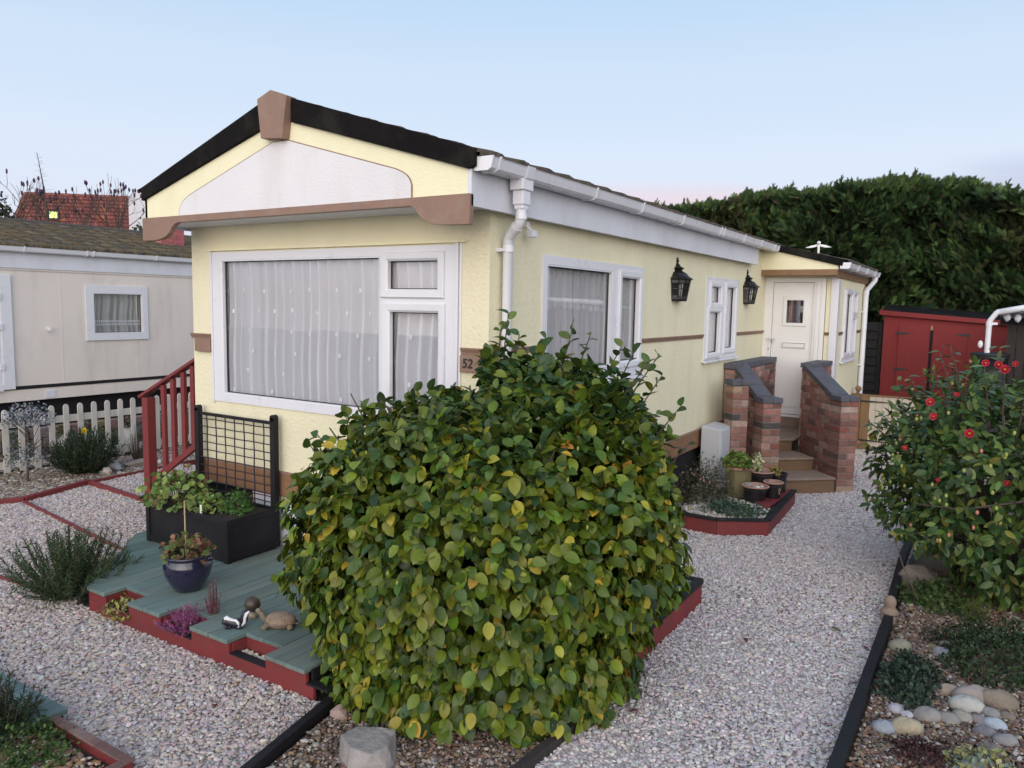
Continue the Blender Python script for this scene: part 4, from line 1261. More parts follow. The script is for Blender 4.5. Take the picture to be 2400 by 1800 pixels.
# ---- the big camellia in front of the home
B_PROF = [(2.13, .05, .35), (2.08, .0, .62), (2.00, -.06, .76), (1.90, -.22, .84), (1.78, -.60, .96), (1.64, -.88, 1.06), (1.50, -1.00, 1.08), (1.36, -1.10, 1.12), (1.21, -1.14, 1.16), (1.06, -1.15, 1.18), (.92, -1.12, 1.15), (.77, -1.08, 1.09), (.62, -1.03, 1.02), (.47, -.98, .97), (.33, -.92, .91), (.22, -.80, .84), (.12, -.6, .66)]
rtv = (.829, .560); fwv = (-.560, .829); BC = (.42, -.62)
bush = thing('camellia_bush', 'large rounded camellia bush with yellowing green leaves in front of the home', 'bush', (.42, -.62, .17))
def bcol(P, Nn):
    n = len(P)
    body = palette(n, [(.056, .096, .014), (.086, .130, .014), (.125, .162, .015), (.175, .195, .020), (.032, .066, .018)], [6, 7, 6, 2.8, 3], .18)
    top = palette(n, [(.036, .072, .022), (.054, .098, .020), (.082, .125, .020), (.12, .15, .022)], [5, 5, 3.4, 1.8], .16)
    yel = palette(n, [(.42, .30, .035), (.30, .27, .03), (.40, .20, .04)], [3, 5, .7], .12)
    k = np.clip((P[:, 2]-1.45)/.5+rng.normal(0, .35, n), 0, 1)[:, None] > .5
    c = np.where(k, top, body)
    # yellow leaves come in drifts
    dr = np.sin(P[:, 0]*3.1+1)*np.sin(P[:, 1]*2.7)+.7*np.sin(P[:, 2]*5.2+.5)
    y = rng.uniform(0, 1, n) < (.028+.075*(dr > .8)*(P[:, 2] < 1.85))
    c[y] = yel[y]
    return c
VV = []; FF = []; CC = []; nb = 0
def gather(r):
    global nb
    v, f, c = r
    VV.append(v); FF.append(f+nb); CC.append(c); nb += len(v)
def flush(name, m, parent, smooth=True):
    global VV, FF, CC, nb
    o = mesh_np(name, np.concatenate(VV), np.concatenate(FF), np.concatenate(CC), m, parent, smooth)
    VV, FF, CC, nb = [], [], [], 0
    return o
for rad, n, s in ((.99, 2400, 1), (.92, 2000, 2), (.81, 1400, 3), (.64, 1000, 4), (.46, 700, 5)):
    P, Nn = profile_bush(B_PROF, BC, rtv, fwv, .80, n, rad, s, lump=.032)
    u_ = (P[:, 0]-BC[0])*rtv[0]+(P[:, 1]-BC[1])*rtv[1]; ok_ = ~((u_ > -.36) & (u_ < -.01) & (P[:, 2] > 1.90)); P, Nn = P[ok_], Nn[ok_]
    gather(leafy(P, Nn, 5, (.046, .096), LT_B, bcol, nj=.5, spread=.62))
# cap shoots on the top and a few tall leaders
n = 420
u = rng.uniform(-.9, 1.0, n); d = rng.uniform(-.6, .55, n)
zt = np.interp(u, [-1.0, -.75, -.45, -.2, .05, .2, .6, .8, 1.0], [1.38, 1.55, 1.66, 1.72, 1.99, 2.04, 2.02, 1.94, 1.66])-.55*d*d
P = np.stack([BC[0]+u*rtv[0]+d*fwv[0], BC[1]+u*rtv[1]+d*fwv[1], zt-rng.uniform(0, .12, n)], 1)
P = P[~((u > -.36) & (u < -.01) & (P[:, 2] > 1.90))]; n = len(P)
gather(leafy(P, nrm(np.tile([0, 0, 1.], (n, 1))+rand_unit(n)*.45), 6, (.065, .095), LT_B, bcol, up_top=.9))
stems = MB()
leaders = [(.115, 0, 2.40), (.07, .05, 2.30), (.18, -.05, 2.28), (.50, 0, 2.32), (.62, .1, 2.28), (.80, 0, 2.22), (.35, .1, 2.26), (1.02, .0, 2.16), (1.06, .05, 2.04), (-.30, 0, 1.93), (-.62, 0, 1.86), (-.85, 0, 1.76), (-1.02, 0, 1.66), (.95, -.1, 2.14), (-1.10, .1, 1.60), (1.17, 0, 1.86), (-.45, .1, 1.92), (1.22, 0, 1.62), (.92, .2, 2.20)]
for u, d, z in leaders:
    a = Vector((BC[0]+u*.75*rtv[0], BC[1]+u*.75*rtv[1], z-.42)); b = Vector((BC[0]+u*rtv[0]+d*fwv[0], BC[1]+u*rtv[1]+d*fwv[1], z))
    m_ = (a+b)/2+Vector((random.uniform(-.02, .02), random.uniform(-.02, .02), .03))
    stems.tube([a, m_, b], [.006, .0045, .003], 5)
    k = 9
    t = np.linspace(.35, 1.0, k)[:, None]
    A, M_, Bq = np.array(a), np.array(m_), np.array(b)
    pts = A*(1-t)**2+2*M_*t*(1-t)+Bq*t*t
    ang = np.arange(k)*2.4+random.uniform(0, 6)
    od = np.stack([np.cos(ang), np.sin(ang), rng.uniform(.2, 1.2, k)], 1)
    gather(scatter(LT_B, pts, nrm(od+rand_unit(k)*.3), nrm(np.tile(UP, (k, 1))*.6+od*-.6+rand_unit(k)*.6), rng.uniform(.06, .088, k), bcol(pts, od)))
# hanging skirt at the foot, towards the path
n = 260
ph = rng.uniform(-2.9, -.25, n); rr_ = rng.uniform(.78, 1.0, n)
P = np.stack([BC[0]+rr_*(1.0*np.cos(ph)*rtv[0]+.86*np.sin(ph)*fwv[0]), BC[1]+rr_*(1.0*np.cos(ph)*rtv[1]+.86*np.sin(ph)*fwv[1]), rng.uniform(.24, .42, n)], 1)
no = nrm(np.stack([np.cos(ph)*rtv[0]+np.sin(ph)*fwv[0], np.cos(ph)*rtv[1]+np.sin(ph)*fwv[1], np.zeros(n)], 1))
gather(leafy(P, no, 5, (.065, .095), LT_B, bcol))
crown = flush('crown', 'leaf', bush)
for k in range(34):
    a = random.uniform(0, 6.28); r = random.uniform(.35, .95)
    z1 = random.uniform(.6, 1.9)
    e = Vector((BC[0]+r*math.cos(a)*rtv[0]+r*.75*math.sin(a)*fwv[0], BC[1]+r*math.cos(a)*rtv[1]+r*.75*math.sin(a)*fwv[1], z1))
    b0 = Vector((BC[0]+.12*math.cos(a), BC[1]+.12*math.sin(a), .15))
    mid = b0.lerp(e, .5)+Vector((0, 0, .15))
    stems.tube([b0, b0.lerp(mid, .5), mid, mid.lerp(e, .5), e], [.020, .016, .012, .008, .004], 6)
stems.build('stem', 'bark', bush, smooth=True)
mb = MB()
P, Nn = profile_bush(B_PROF, BC, rtv, fwv, .80, 150, 1.035, 9, lump=.022)
for p, q in zip(P, Nn):
    mb.blob(p, (.0075, .0075, .013), 6, 5, col=(.24, .30, .07))
mb.build('flower_buds', 'leaf_dull', bush, smooth=True)['kind'] = 'stuff'

# ---- red flowering camellia on the right
R_PROF = [(1.98, -.20, .25), (1.90, -.45, .50), (1.80, -.62, .75), (1.68, -.82, 1.0), (1.45, -1.0, 1.2), (1.22, -1.03, 1.3), (1.03, -.94, 1.3), (.84, -.94, 1.3), (.64, -.90, 1.2), (.46, -.66, 1.1), (.30, -.45, 1.0), (.16, -.30, .8)]
RCn = (3.2, 3.0)
cam_b = thing('flowering_camellia', 'dark leaved camellia with red flowers at the right edge above the drive', 'bush', (3.2, 3.0, .17))
def rcol(P, Nn):
    n = len(P)
    c = palette(n, [(.036, .075, .026), (.055, .105, .030), (.085, .135, .032), (.13, .165, .036), (.18, .18, .03)], [4, 6, 5, 2.2, .8], .18)
    return c
for rad, n, s in ((1.0, 900, 21), (.90, 850, 22), (.76, 650, 23), (.55, 300, 24)):
    P, Nn = profile_bush(R_PROF, RCn, (1, -.03), (.03, 1), .95, n, rad, s, lump=.07, zmin=.24)
    ok_ = (P[:, 0] > 2.78) | (P[:, 2] > .55); P, Nn = P[ok_], Nn[ok_]
    gather(leafy(P, Nn, 5, (.065, .105), LT_N if s == 22 else leaf_template(.25, .2, .3, 5), rcol, down=.55, out=.6, spread=.75, shoot=.09, nj=.5))
st2 = MB()
for x, y, z in ((2.68, 2.5, 2.20), (2.62, 2.3, 2.16), (2.74, 2.3, 1.98), (2.40, 2.6, 1.93), (2.52, 2.4, 1.86), (2.92, 2.3, 2.06), (3.05, 2.3, 2.06), (2.22, 2.5, 1.62), (2.14, 2.6, 1.52), (2.10, 2.8, 1.30), (2.12, 2.9, 1.18), (3.2, 2.2, 2.0), (2.35, 2.5, 1.74), (2.60, 2.4, 1.98), (2.5, 2.1, .75), (2.78, 2.1, .62), (3.0, 2.0, .6)):
    b0 = Vector((3.1, 2.9, .5)); e = Vector((x, y, z)); m_ = b0.lerp(e, .6)+Vector((0, 0, .08))
    st2.tube([b0, m_, e], [.016, .008, .004], 6)
    k = 10; t = np.linspace(.55, 1.0, k)[:, None]
    pts = np.array(m_)*(1-t)+np.array(e)*t
    ang = np.arange(k)*2.4+random.uniform(0, 6)
    od = np.stack([np.cos(ang), np.sin(ang), np.full(k, .1)], 1)
    gather(scatter(leaf_template(.25, .2, .3, 5), pts, nrm(od+rand_unit(k)*.2), nrm(np.tile(UP, (k, 1))+rand_unit(k)*.3), rng.uniform(.07, .10, k), rcol(pts, od)))
flush('crown', 'leaf', cam_b)
for k in range(14):
    a = random.uniform(0, 6.28); e = Vector((3.2+.8*math.cos(a), 3.0+.7*math.sin(a), random.uniform(.8, 1.8))); b0 = Vector((3.15+.08*math.cos(a), 2.9+.08*math.sin(a), .15))
    st2.tube([b0, b0.lerp(e, .4)+Vector((0, 0, .12)), e], [.022, .014, .005], 6)
st2.tube([(2.42, 2.05, .72), (2.5, 2.05, .5), (2.62, 1.95, .30)], [.004, .005, .006], 5)
st2.tube([(2.55, 2.0, 1.02), (2.85, 2.0, 1.02), (3.2, 2.05, 1.12), (3.6, 2.3, 1.25)], [.006, .008, .010, .012], 5)
st2.build('stem', 'bark', cam_b, smooth=True)
PET = leaf_template(.55, -.15, -.25, 4, .2)
def flower(c, r, parent, face=(-.1, -1, .25), open_=1.0):
    f_ = Vector(face).normalized(); a = f_.orthogonal().normalized(); b = f_.cross(a)
    ps = []; ts = []; ns = []; ss = []; cs_ = []
    for ringi, (n, tilt, s) in enumerate(((8, .25, 1.0), (6, .8, .75), (4, 1.5, .5))):
        for k in range(n):
            t = 2*math.pi*(k+.5*ringi)/n
            o_ = a*math.cos(t)+b*math.sin(t)
            d = (o_*open_+f_*tilt).normalized()
            ps.append(Vector(c)+f_*(.003*ringi)); ts.append(d); ns.append((f_-o_*tilt*.6).normalized()); ss.append(r*s*.9)
            cs_.append(((.50, .030, .060) if ringi < 2 else (.62, .06, .09)))
    v, f, cc = scatter(PET, np.array(ps), np.array(ts), np.array(ns), np.array(ss), np.array(cs_)*rng.uniform(.75, 1.2, (len(ps), 1)))
    o = mesh_np('flower', v, f, cc, 'petal', parent)
    mb = MB(); mb.lathe(Vector(c)+f_*r*.2, [(.25*r, -.1*r), (.3*r, .1*r), (.001, .25*r)], 8, col=(.7, .42, .05)); mb.build('stamens', 'petal', o, smooth=True)
for p, r in (((2.60, 2.05, 1.79), .040), ((2.63, 2.0, 1.69), .036), ((2.865, 1.98, 1.59), .042), ((2.93, 2.05, 2.10), .034), ((3.01, 2.08, 2.09), .036), ((3.05, 2.05, 2.06), .042), ((3.11, 2.1, 2.10), .028), ((2.45, 2.1, 1.42), .026), ((3.12, 1.98, 1.26), .030), ((2.765, 2.05, 1.86), .024), ((2.69, 2.0, 1.22), .020)):
    flower(p, r, cam_b, open_=.9)
mb = MB()
P, Nn = profile_bush(R_PROF, RCn, (1, -.03), (.03, 1), .95, 260, 1.04, 31, lump=.07, zmin=.4)
P = P[P[:, 1] < 3.2]
for i, p in enumerate(P):
    mb.blob(p, (.012, .012, .017), 6, 5, col=(.34, .38, .10) if i % 4 else (.55, .22, .16))
mb.build('flower_buds', 'leaf_dull', cam_b, smooth=True)['kind'] = 'stuff'

# ------------------------------------------------------------------ conifer hedge
hedge = thing('conifer_hedge', 'tall dark green conifer hedge filling the back of the plot', 'hedge', (1, 14.2, .13))
HX = [-14, -8, -4.79, -4.04, -3.23, -2.45, -2.08, -1.29, -.49, -.02, .62, 1.16, 1.51, 1.86, 2.35, 2.6, 3.25, 6, 9]
HZ = [4.7, 4.75, 4.94, 4.82, 4.86, 4.96, 5.08, 5.04, 5.02, 5.13, 5.18, 5.13, 5.14, 5.06, 5.05, 4.86, 4.76, 4.7, 4.6]
n = 46000
x = rng.uniform(-7, 7.0, n); tz = np.interp(x, HX, HZ)-.05
z = .3+(tz-.3)*rng.uniform(0, 1, n)**.75
def hy(x, z):
    return 13.95+.12*np.sin(x*1.9+.8*np.sin(z*1.3))+.11*np.sin(x*4.7+z*2.1)+.12*np.sin(z*6.1+x*1.9+np.sin(x*2.7))+.11*np.sin(x*10.3+z*8+np.sin(x*3.3)*2)+.06*np.sin(x*21+z*15+np.sin(z*5)*2)-.10*z/5
y = hy(x, z)-rng.uniform(-.10, .16, n)
e = .05
gx = -(hy(x+e, z)-hy(x-e, z))/(2*e); gzz = -(hy(x, z+e)-hy(x, z-e))/(2*e)
Nn = nrm(np.stack([gx, -np.ones(n), gzz*.6], 1))
swp = np.sin(x*1.7+np.sin(z*2.1))*.5
T = nrm(np.stack([swp+rng.normal(0, .35, n), -.55-rng.uniform(0, .5, n), .55+rng.normal(0, .35, n)], 1))
hc = palette(n, [(.020, .044, .016), (.034, .066, .021), (.050, .088, .026), (.076, .116, .032), (.048, .042, .022)], [5, 6, 4.2, 1.4, 1.4], .18)
patch = .5+.5*np.sin(x*1.3+2*np.sin(z*.9))*np.sin(z*1.9+x*.7)
cell = np.floor(x/.22+.8*np.sin(z*3)).astype(int)*733+np.floor(z/.17+.6*np.sin(x*4)).astype(int)*97
clump = np.random.default_rng(5).uniform(.45, 1.65, 9973)[np.abs(cell) % 9973]
y = y-(clump-1)*.09
hc *= ((.72+.5*patch)*clump)[:, None]
br_ = (np.sin(x*.9+4)+np.sin(z*1.7+x*2.3) > 1.25)
hc[br_] = hc[br_]*np.array([1.25, .85, .9])
gather(scatter(CYP, np.stack([x, y, z], 1), T, nrm(Nn+rand_unit(n)*.5), rng.uniform(.11, .25, n), np.clip(hc, .002, 1)))
# ragged feathery top
n = 9000
x = rng.uniform(-7, 7.0, n); tz = np.interp(x, HX, HZ)
tuft = .5+.5*np.sin(x*7.3+1.3*np.sin(x*2.9))
z = tz-.22+rng.uniform(0, .20, n)+.13*tuft*rng.uniform(0, 1, n); y = 13.95+rng.uniform(-.2, .9, n)
T = nrm(np.stack([rng.normal(.2, .5, n), rng.normal(-.2, .4, n), 1.0+rng.uniform(0, .5, n)], 1))
gather(scatter(CYP, np.stack([x, y, z], 1), T, nrm(np.tile([0, -1., .3], (n, 1))+rand_unit(n)*.6), rng.uniform(.10, .24, n), palette(n, [(.045, .08, .022), (.07, .11, .03), (.04, .06, .022)], [3, 2, 2], .2)))
for k in range(110):
    xx = random.choice([random.uniform(-4.5, 3.6), random.choice([-2.1, .9, 1.15, 2.3, -.1, -3.0, -1.2])+random.uniform(-.2, .2)])
    zz = float(np.interp(xx, HX, HZ))
    m_ = 16
    t = np.linspace(0, 1, m_); lean = random.uniform(-.35, .45); hh = random.choice([random.uniform(.08, .2), random.uniform(.08, .2), random.uniform(.22, .42)])
    pts = np.stack([xx+lean*hh*t, np.full(m_, 13.95+random.uniform(0, .4)), zz-.05+hh*t], 1)
    gather(scatter(CYP, pts, nrm(np.stack([rng.normal(lean, .4, m_), rng.normal(0, .3, m_), np.full(m_, .8)], 1)), nrm(rand_unit(m_)+np.array([0, -1, 0])), (.20+.1*hh)*(1.15-t), palette(m_, [(.035, .065, .02), (.05, .085, .025)], [1, 1], .15)))
flush('foliage', 'hedge_leaf', hedge)
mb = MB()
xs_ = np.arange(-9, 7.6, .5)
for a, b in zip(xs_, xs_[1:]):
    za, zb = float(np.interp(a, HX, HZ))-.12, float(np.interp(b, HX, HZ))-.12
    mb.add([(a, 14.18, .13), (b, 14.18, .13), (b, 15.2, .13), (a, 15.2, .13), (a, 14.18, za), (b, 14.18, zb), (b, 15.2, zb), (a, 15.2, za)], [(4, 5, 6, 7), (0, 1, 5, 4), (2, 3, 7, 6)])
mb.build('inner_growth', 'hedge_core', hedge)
mb = MB()
for k in range(26):
    xx = -8.6+k*.62; mb.tube([(xx, 14.1, .1), (xx+.05, 14.12, 1.5), (xx, 14.15, 3.6)], [.07, .06, .03], 7)
mb.build('trunk', 'bark', hedge)

# ------------------------------------------------------------------ small plants
def mound(name, label, c, r, h, n, size, cols, wts, tmpl=None, cat='plant', m='leaf_dull', group=None, jit=.16, hollow=.35, dir_up=.6, sx=1., sy=1., parent=None, flowers=None, stem=True, zfloor=None):
    """leafy mound: leaves through a dome"""
    t = parent or thing(name, label, cat, c, group)
    a = rng.uniform(0, 2*np.pi, n); el = np.arccos(rng.uniform(0, 1, n)); q = rng.uniform(hollow, 1, n)**.6
    lump = 1+.12*np.sin(a*4+c[0]*7)+.10*np.sin(a*7+el*5)
    d = np.stack([np.sin(el)*np.cos(a)*sx, np.sin(el)*np.sin(a)*sy, np.cos(el)*h/r], 1)
    P = np.array(c)+d*(r*q*lump)[:, None]
    if zfloor is not None: P[:, 2] = np.maximum(P[:, 2], zfloor)
    nn = nrm(np.stack([d[:, 0], d[:, 1], d[:, 2]*r/h+.3], 1))
    T = nrm(nn*.6+UP*dir_up*.5+rand_unit(n)*.7)
    gather(scatter(tmpl or LT, P, T, nrm(nn+UP*.5+rand_unit(n)*.5), rng.uniform(size[0], size[1], n), palette(n, cols, wts, jit)))
    flush('foliage', m, t)
    if stem:
        mb = MB()
        for k in range(10):
            b = random.uniform(0, 6.28); rr2 = r*random.uniform(.2, .8)
            mb.tube([(c[0], c[1], c[2]-.02), (c[0]+rr2*.5*math.cos(b), c[1]+rr2*.5*math.sin(b), c[2]+h*.4), (c[0]+rr2*math.cos(b), c[1]+rr2*math.sin(b), c[2]+h*.75)], [.006, .004, .002], 5)
        mb.build('stem', 'bark', t)
    if flowers:
        nf, fs_, fc = flowers
        k = rng.choice(n, nf, replace=False)
        sel = k[P[k][:, 2] > c[2]+h*.3]
        mb = MB()
        for i in sel: mb.blob(P[i]+nn[i]*.015, (fs_, fs_, fs_*1.3), 6, 4, col=tuple(np.array(fc)*rng.uniform(.7, 1.2)))
        if len(sel): mb.build('blooms', 'petal', t)['kind'] = 'stuff'
    return t
def sprigs(name, label, c, nst, spread, h, needle, cols, wts, cat='plant', per=38, lean=(0, 0), droop=.3, group=None, m='leaf_dull', w=NEEDLE):
    t = thing(name, label, cat, c, group)
    mb = MB()
    for k in range(nst):
        a = random.uniform(0, 6.28); s = spread*random.uniform(.15, 1); hh = h*random.uniform(.55, 1)*(1-.35*(s/spread)**2)
        e = Vector((c[0]+s*math.cos(a)+lean[0], c[1]+s*math.sin(a)+lean[1], c[2]+hh))
        b0 = Vector((c[0]+.15*s*math.cos(a), c[1]+.15*s*math.sin(a), c[2]))
        mid = b0.lerp(e, .55)+Vector((.15*s*math.cos(a), .15*s*math.sin(a), -droop*.1*hh))
        tt = np.linspace(.12, 1, per)[:, None]
        A, M2, B2 = np.array(b0), np.array(mid), np.array(e)
        P = A*(1-tt)**2+2*M2*tt*(1-tt)+B2*tt*tt
        dv = nrm(2*(1-tt)*(M2-A)+2*tt*(B2-M2))
        T = nrm(dv*.75+rand_unit(per)*.8)
        gather(scatter(w, P, T, rand_unit(per), rng.uniform(.7, 1.1, per)*needle*(1.15-.4*tt[:, 0]), palette(per, cols, wts, .16)))
        mb.tube([b0, mid, e], [.005, .003, .0015], 4)
    flush('foliage', m, t)
    mb.build('stem', 'bark', t)
    return t
G1 = [(.035, .070, .028), (.05, .09, .03), (.07, .10, .04)]
sprigs('rosemary_bush', 'spiky rosemary bush at the left corner of the deck', (-2.84, -1.42, .17), 120, .50, .56, .056, [(.035, .062, .026), (.050, .085, .032), (.075, .105, .05)], [4, 4, 1.5], per=62, cat='bush')
GER = [(.15, .22, .055), (.22, .28, .075), (.10, .16, .045), (.22, .15, .08)]
mound('geranium', 'trailing geranium with a pink flower at the left end of the planter box', (-2.94, -.46, .70), .27, .27, 380, (.036, .062), GER, [4, 4, 3, 1.2], LT_R, hollow=.5)
mound('geranium', 'compact light green geranium in the middle of the planter box', (-2.53, -.46, .70), .16, .13, 190, (.030, .050), GER, [3, 5, 2, .8], LT_R, hollow=.5)
mound('feathery_plant', 'fine dark green feathery plant at the right end of the planter box', (-2.28, -.34, .70), .13, .17, 420, (.022, .04), [(.06, .15, .03), (.09, .19, .04), (.05, .11, .03)], [3, 3, 2], SPRAY, hollow=.3)
mound('geranium', 'red tinged geranium growing in the blue glazed pot', (-1.86, -1.10, .60), .165, .15, 230, (.030, .05), [(.13, .15, .05), (.21, .10, .055), (.11, .17, .05), (.26, .13, .08)], [4, 3, 3, 2], LT_R, hollow=.5)
mb = MB(); mb.blob((-3.02, -.42, .945), (.022, .022, .03), 7, 5, .2, col=(.55, .03, .10)); mb.blob((-2.99, -.42, .93), (.014, .014, .02), 7, 5, .2, col=(.50, .03, .08))
tagit(mb.build('flower', 'petal', bpy.data.objects['geranium'], smooth=True))
sprigs('heather', 'purple flowering heather spilling from the second pocket of the deck edge', (-1.44, -1.42, .24), 75, .19, .20, .026, [(.40, .08, .27), (.50, .14, .36), (.12, .10, .06), (.26, .06, .18)], [4, 4, 1.5, 2], per=42, cat='flowering plant')
sprigs('heather', 'upright pink heather sprig rising behind the purple heather', (-1.33, -1.27, .30), 20, .06, .29, .028, [(.42, .10, .24), (.30, .10, .16), (.14, .13, .08)], [3, 3, 3], per=40, cat='flowering plant')
mound('variegated_plant', 'yellow and green variegated plant in the first pocket of the deck edge', (-2.10, -1.45, .22), .14, .12, 240, (.020, .034), [(.30, .28, .07), (.12, .14, .04), (.18, .12, .06), (.38, .36, .12)], [3, 3, 2, 1.5], LT, sx=1.25)
mound('thyme', 'small fresh green herb at the right end of the deck edge', (-.13, -1.26, .22), .11, .12, 260, (.016, .026), [(.12, .19, .07), (.08, .14, .05), (.17, .24, .10)], [3, 3, 1], LT)
# planting around the fence bed
sprigs('dark_shrub', 'dense dark green shrub in front of the cream picket fence', (-6.95, .92, .17), 190, .48, .62, .075, [(.018, .034, .020), (.028, .050, .022), (.045, .075, .028)], [4, 4, 2], per=46, cat='shrub')
mound('silver_shrub', 'thin stemmed shrub with a pale silvery crown beside the picket fence', (-7.02, .28, .88), .30, .28, 900, (.022, .038), [(.30, .31, .34), (.16, .17, .20), (.44, .44, .46), (.09, .10, .10)], [3, 3, 2, 2], LT, hollow=.15, cat='shrub', stem=False)
tsil = bpy.data.objects['silver_shrub']
mb = MB(); mb.tube([(-7.02, .24, .15), (-7.0, .27, .5), (-7.03, .28, .9)], [.018, .014, .008], 6)
for k in range(9):
    a = k*.7; mb.tube([(-7.01, .27, .45+.05*k), (-7.01+.15*math.cos(a), .27+.15*math.sin(a), .6+.05*k), (-7.01+.27*math.cos(a), .27+.27*math.sin(a), .8+.03*k)], [.006, .004, .002], 5)
mb.build('stem', 'bark', tsil)
mound('silver_shrub', '', (-7.02, .22, .40), .27, .30, 330, (.022, .036), [(.20, .21, .24), (.12, .14, .15), (.30, .32, .10)], [3, 3, .6], LT, hollow=.15, parent=tsil, stem=False)
sprigs('dry_plant', 'dry reddish brown twiggy plant against the picket fence', (-7.0, 1.68, .17), 46, .17, .58, .022, [(.15, .085, .065), (.22, .12, .09), (.10, .08, .05)], [3, 2, 2], per=22, cat='shrub')
t = thing('daffodil', 'single yellow daffodil above the dark shrub by the fence', 'flower', (-7.05, .98, .3))
mb = MB(); mb.tube([(-7.05, .98, .3), (-7.04, .98, .55), (-7.03, .97, .72)], .005, 5, col=(.1, .2, .05)); mb.build('stem', 'leaf_dull', t)
gather(scatter(PET, np.tile([-7.02, .96, .725], (6, 1)), np.array([[.2, math.cos(a), math.sin(a)] for a in np.arange(6)*1.047]), np.tile([.8, -.6, 0], (6, 1)), np.full(6, .045), np.tile([.75, .60, .03], (6, 1)))); flush('petal', 'petal', t)
mb = MB(); mb.lathe((-7.0, .95, .72), [(.008, 0), (.016, .012), (.018, .02)], 8, col=(.8, .5, .03)); mb.build('trumpet', 'petal', t)
# left raised bed plants
mound('low_shrub', 'dark green bushy plant overhanging the second deck at the bottom left', (-1.72, -2.86, .2), .32, .28, 1500, (.020, .042), [(.020, .036, .018), (.035, .055, .025), (.055, .075, .03)], [4, 3, 1.5], LT, hollow=.2, cat='shrub')
sprigs('dark_herb', 'dark spiky herb standing above the corner of the second deck', (-1.22, -2.66, .2), 60, .24, .34, .045, [(.02, .036, .018), (.035, .055, .024), (.06, .05, .03)], [4, 3, 1], per=40)
mound('moss_plant', 'bright green mossy plant inside the bottom left raised bed', (-1.05, -2.70, .2), .30, .13, 2100, (.014, .026), [(.035, .070, .018), (.055, .10, .022), (.08, .13, .03)], [4, 4, 2], LT, hollow=.4, sx=1.35)
mound('low_shrub', 'dark tangle of foliage at the very bottom left corner', (-1.75, -3.15, .2), .40, .28, 1300, (.022, .045), [(.018, .034, .018), (.03, .05, .02)], [3, 2], LT, hollow=.2, cat='shrub')
# right bed plants
mound('prostrate_shrub', 'low blue green prostrate shrub beside the black edging on the right', (2.68, .66, .17), .23, .17, 2000, (.016, .032), [(.020, .038, .026), (.032, .055, .036), (.050, .075, .045)], [4, 4, 1.5], LT, hollow=.3, sx=.8, sy=1.6, cat='shrub')
mound('low_shrub', 'wide dark green shrub at the right edge above the cobbles', (3.16, 1.32, .17), .42, .27, 3600, (.016, .032), [(.018, .036, .016), (.030, .055, .020), (.055, .080, .03)], [4, 4, 1.3], LT, hollow=.4, sy=1.1, cat='shrub')
mound('ground_plant', 'feathery mid green plant under the flowering camellia', (2.72, 2.28, .17), .28, .17, 1500, (.022, .04), [(.045, .085, .025), (.065, .11, .03), (.10, .13, .04)], [4, 3, 1], SPRAY, hollow=.3)
sprigs('grass_tuft', 'yellow green grass tuft under the flowering camellia', (3.02, 2.05, .17), 16, .13, .22, .05, [(.14, .17, .03), (.08, .12, .03)], [2, 2], per=14)
mound('maroon_plant', 'dark maroon creeping plant at the bottom right between gravel and cobbles', (2.79, -.12, .17), .15, .07, 700, (.012, .022), [(.06, .018, .022), (.035, .016, .016), (.10, .05, .05)], [4, 3, 1], LT, hollow=.4)
mound('yellow_succulent', 'pale yellow green succulent at the bottom right corner', (3.08, -.12, .17), .17, .12, 330, (.020, .034), [(.30, .31, .12), (.20, .26, .20), (.36, .36, .20)], [3, 2, 1], LT, hollow=.5)
# raised bed by the steps
mound('heather', 'large dull green heather bush in the raised bed beside the steps', (.36, 3.85, .30), .32, .50, 2600, (.016, .034), [(.050, .062, .028), (.070, .075, .036), (.10, .085, .05), (.035, .05, .022)], [4, 3, 1.5, 3], SPRAY, hollow=.25, cat='bush', flowers=(60, .012, (.40, .22, .20)))
mound('ground_plant', 'low blue green plant over the rim of the raised bed by the steps', (.78, 3.52, .31), .27, .12, 1100, (.018, .036), [(.035, .075, .05), (.05, .10, .06), (.08, .13, .06)], [4, 3, 1.4], LT, hollow=.3, sx=1.3)
mound('dark_plant', 'dark purplish plant between the home and the heather', (.16, 3.55, .30), .17, .34, 500, (.02, .04), [(.05, .035, .03), (.03, .04, .02), (.09, .04, .05)], [3, 3, 1], LT, hollow=.2)
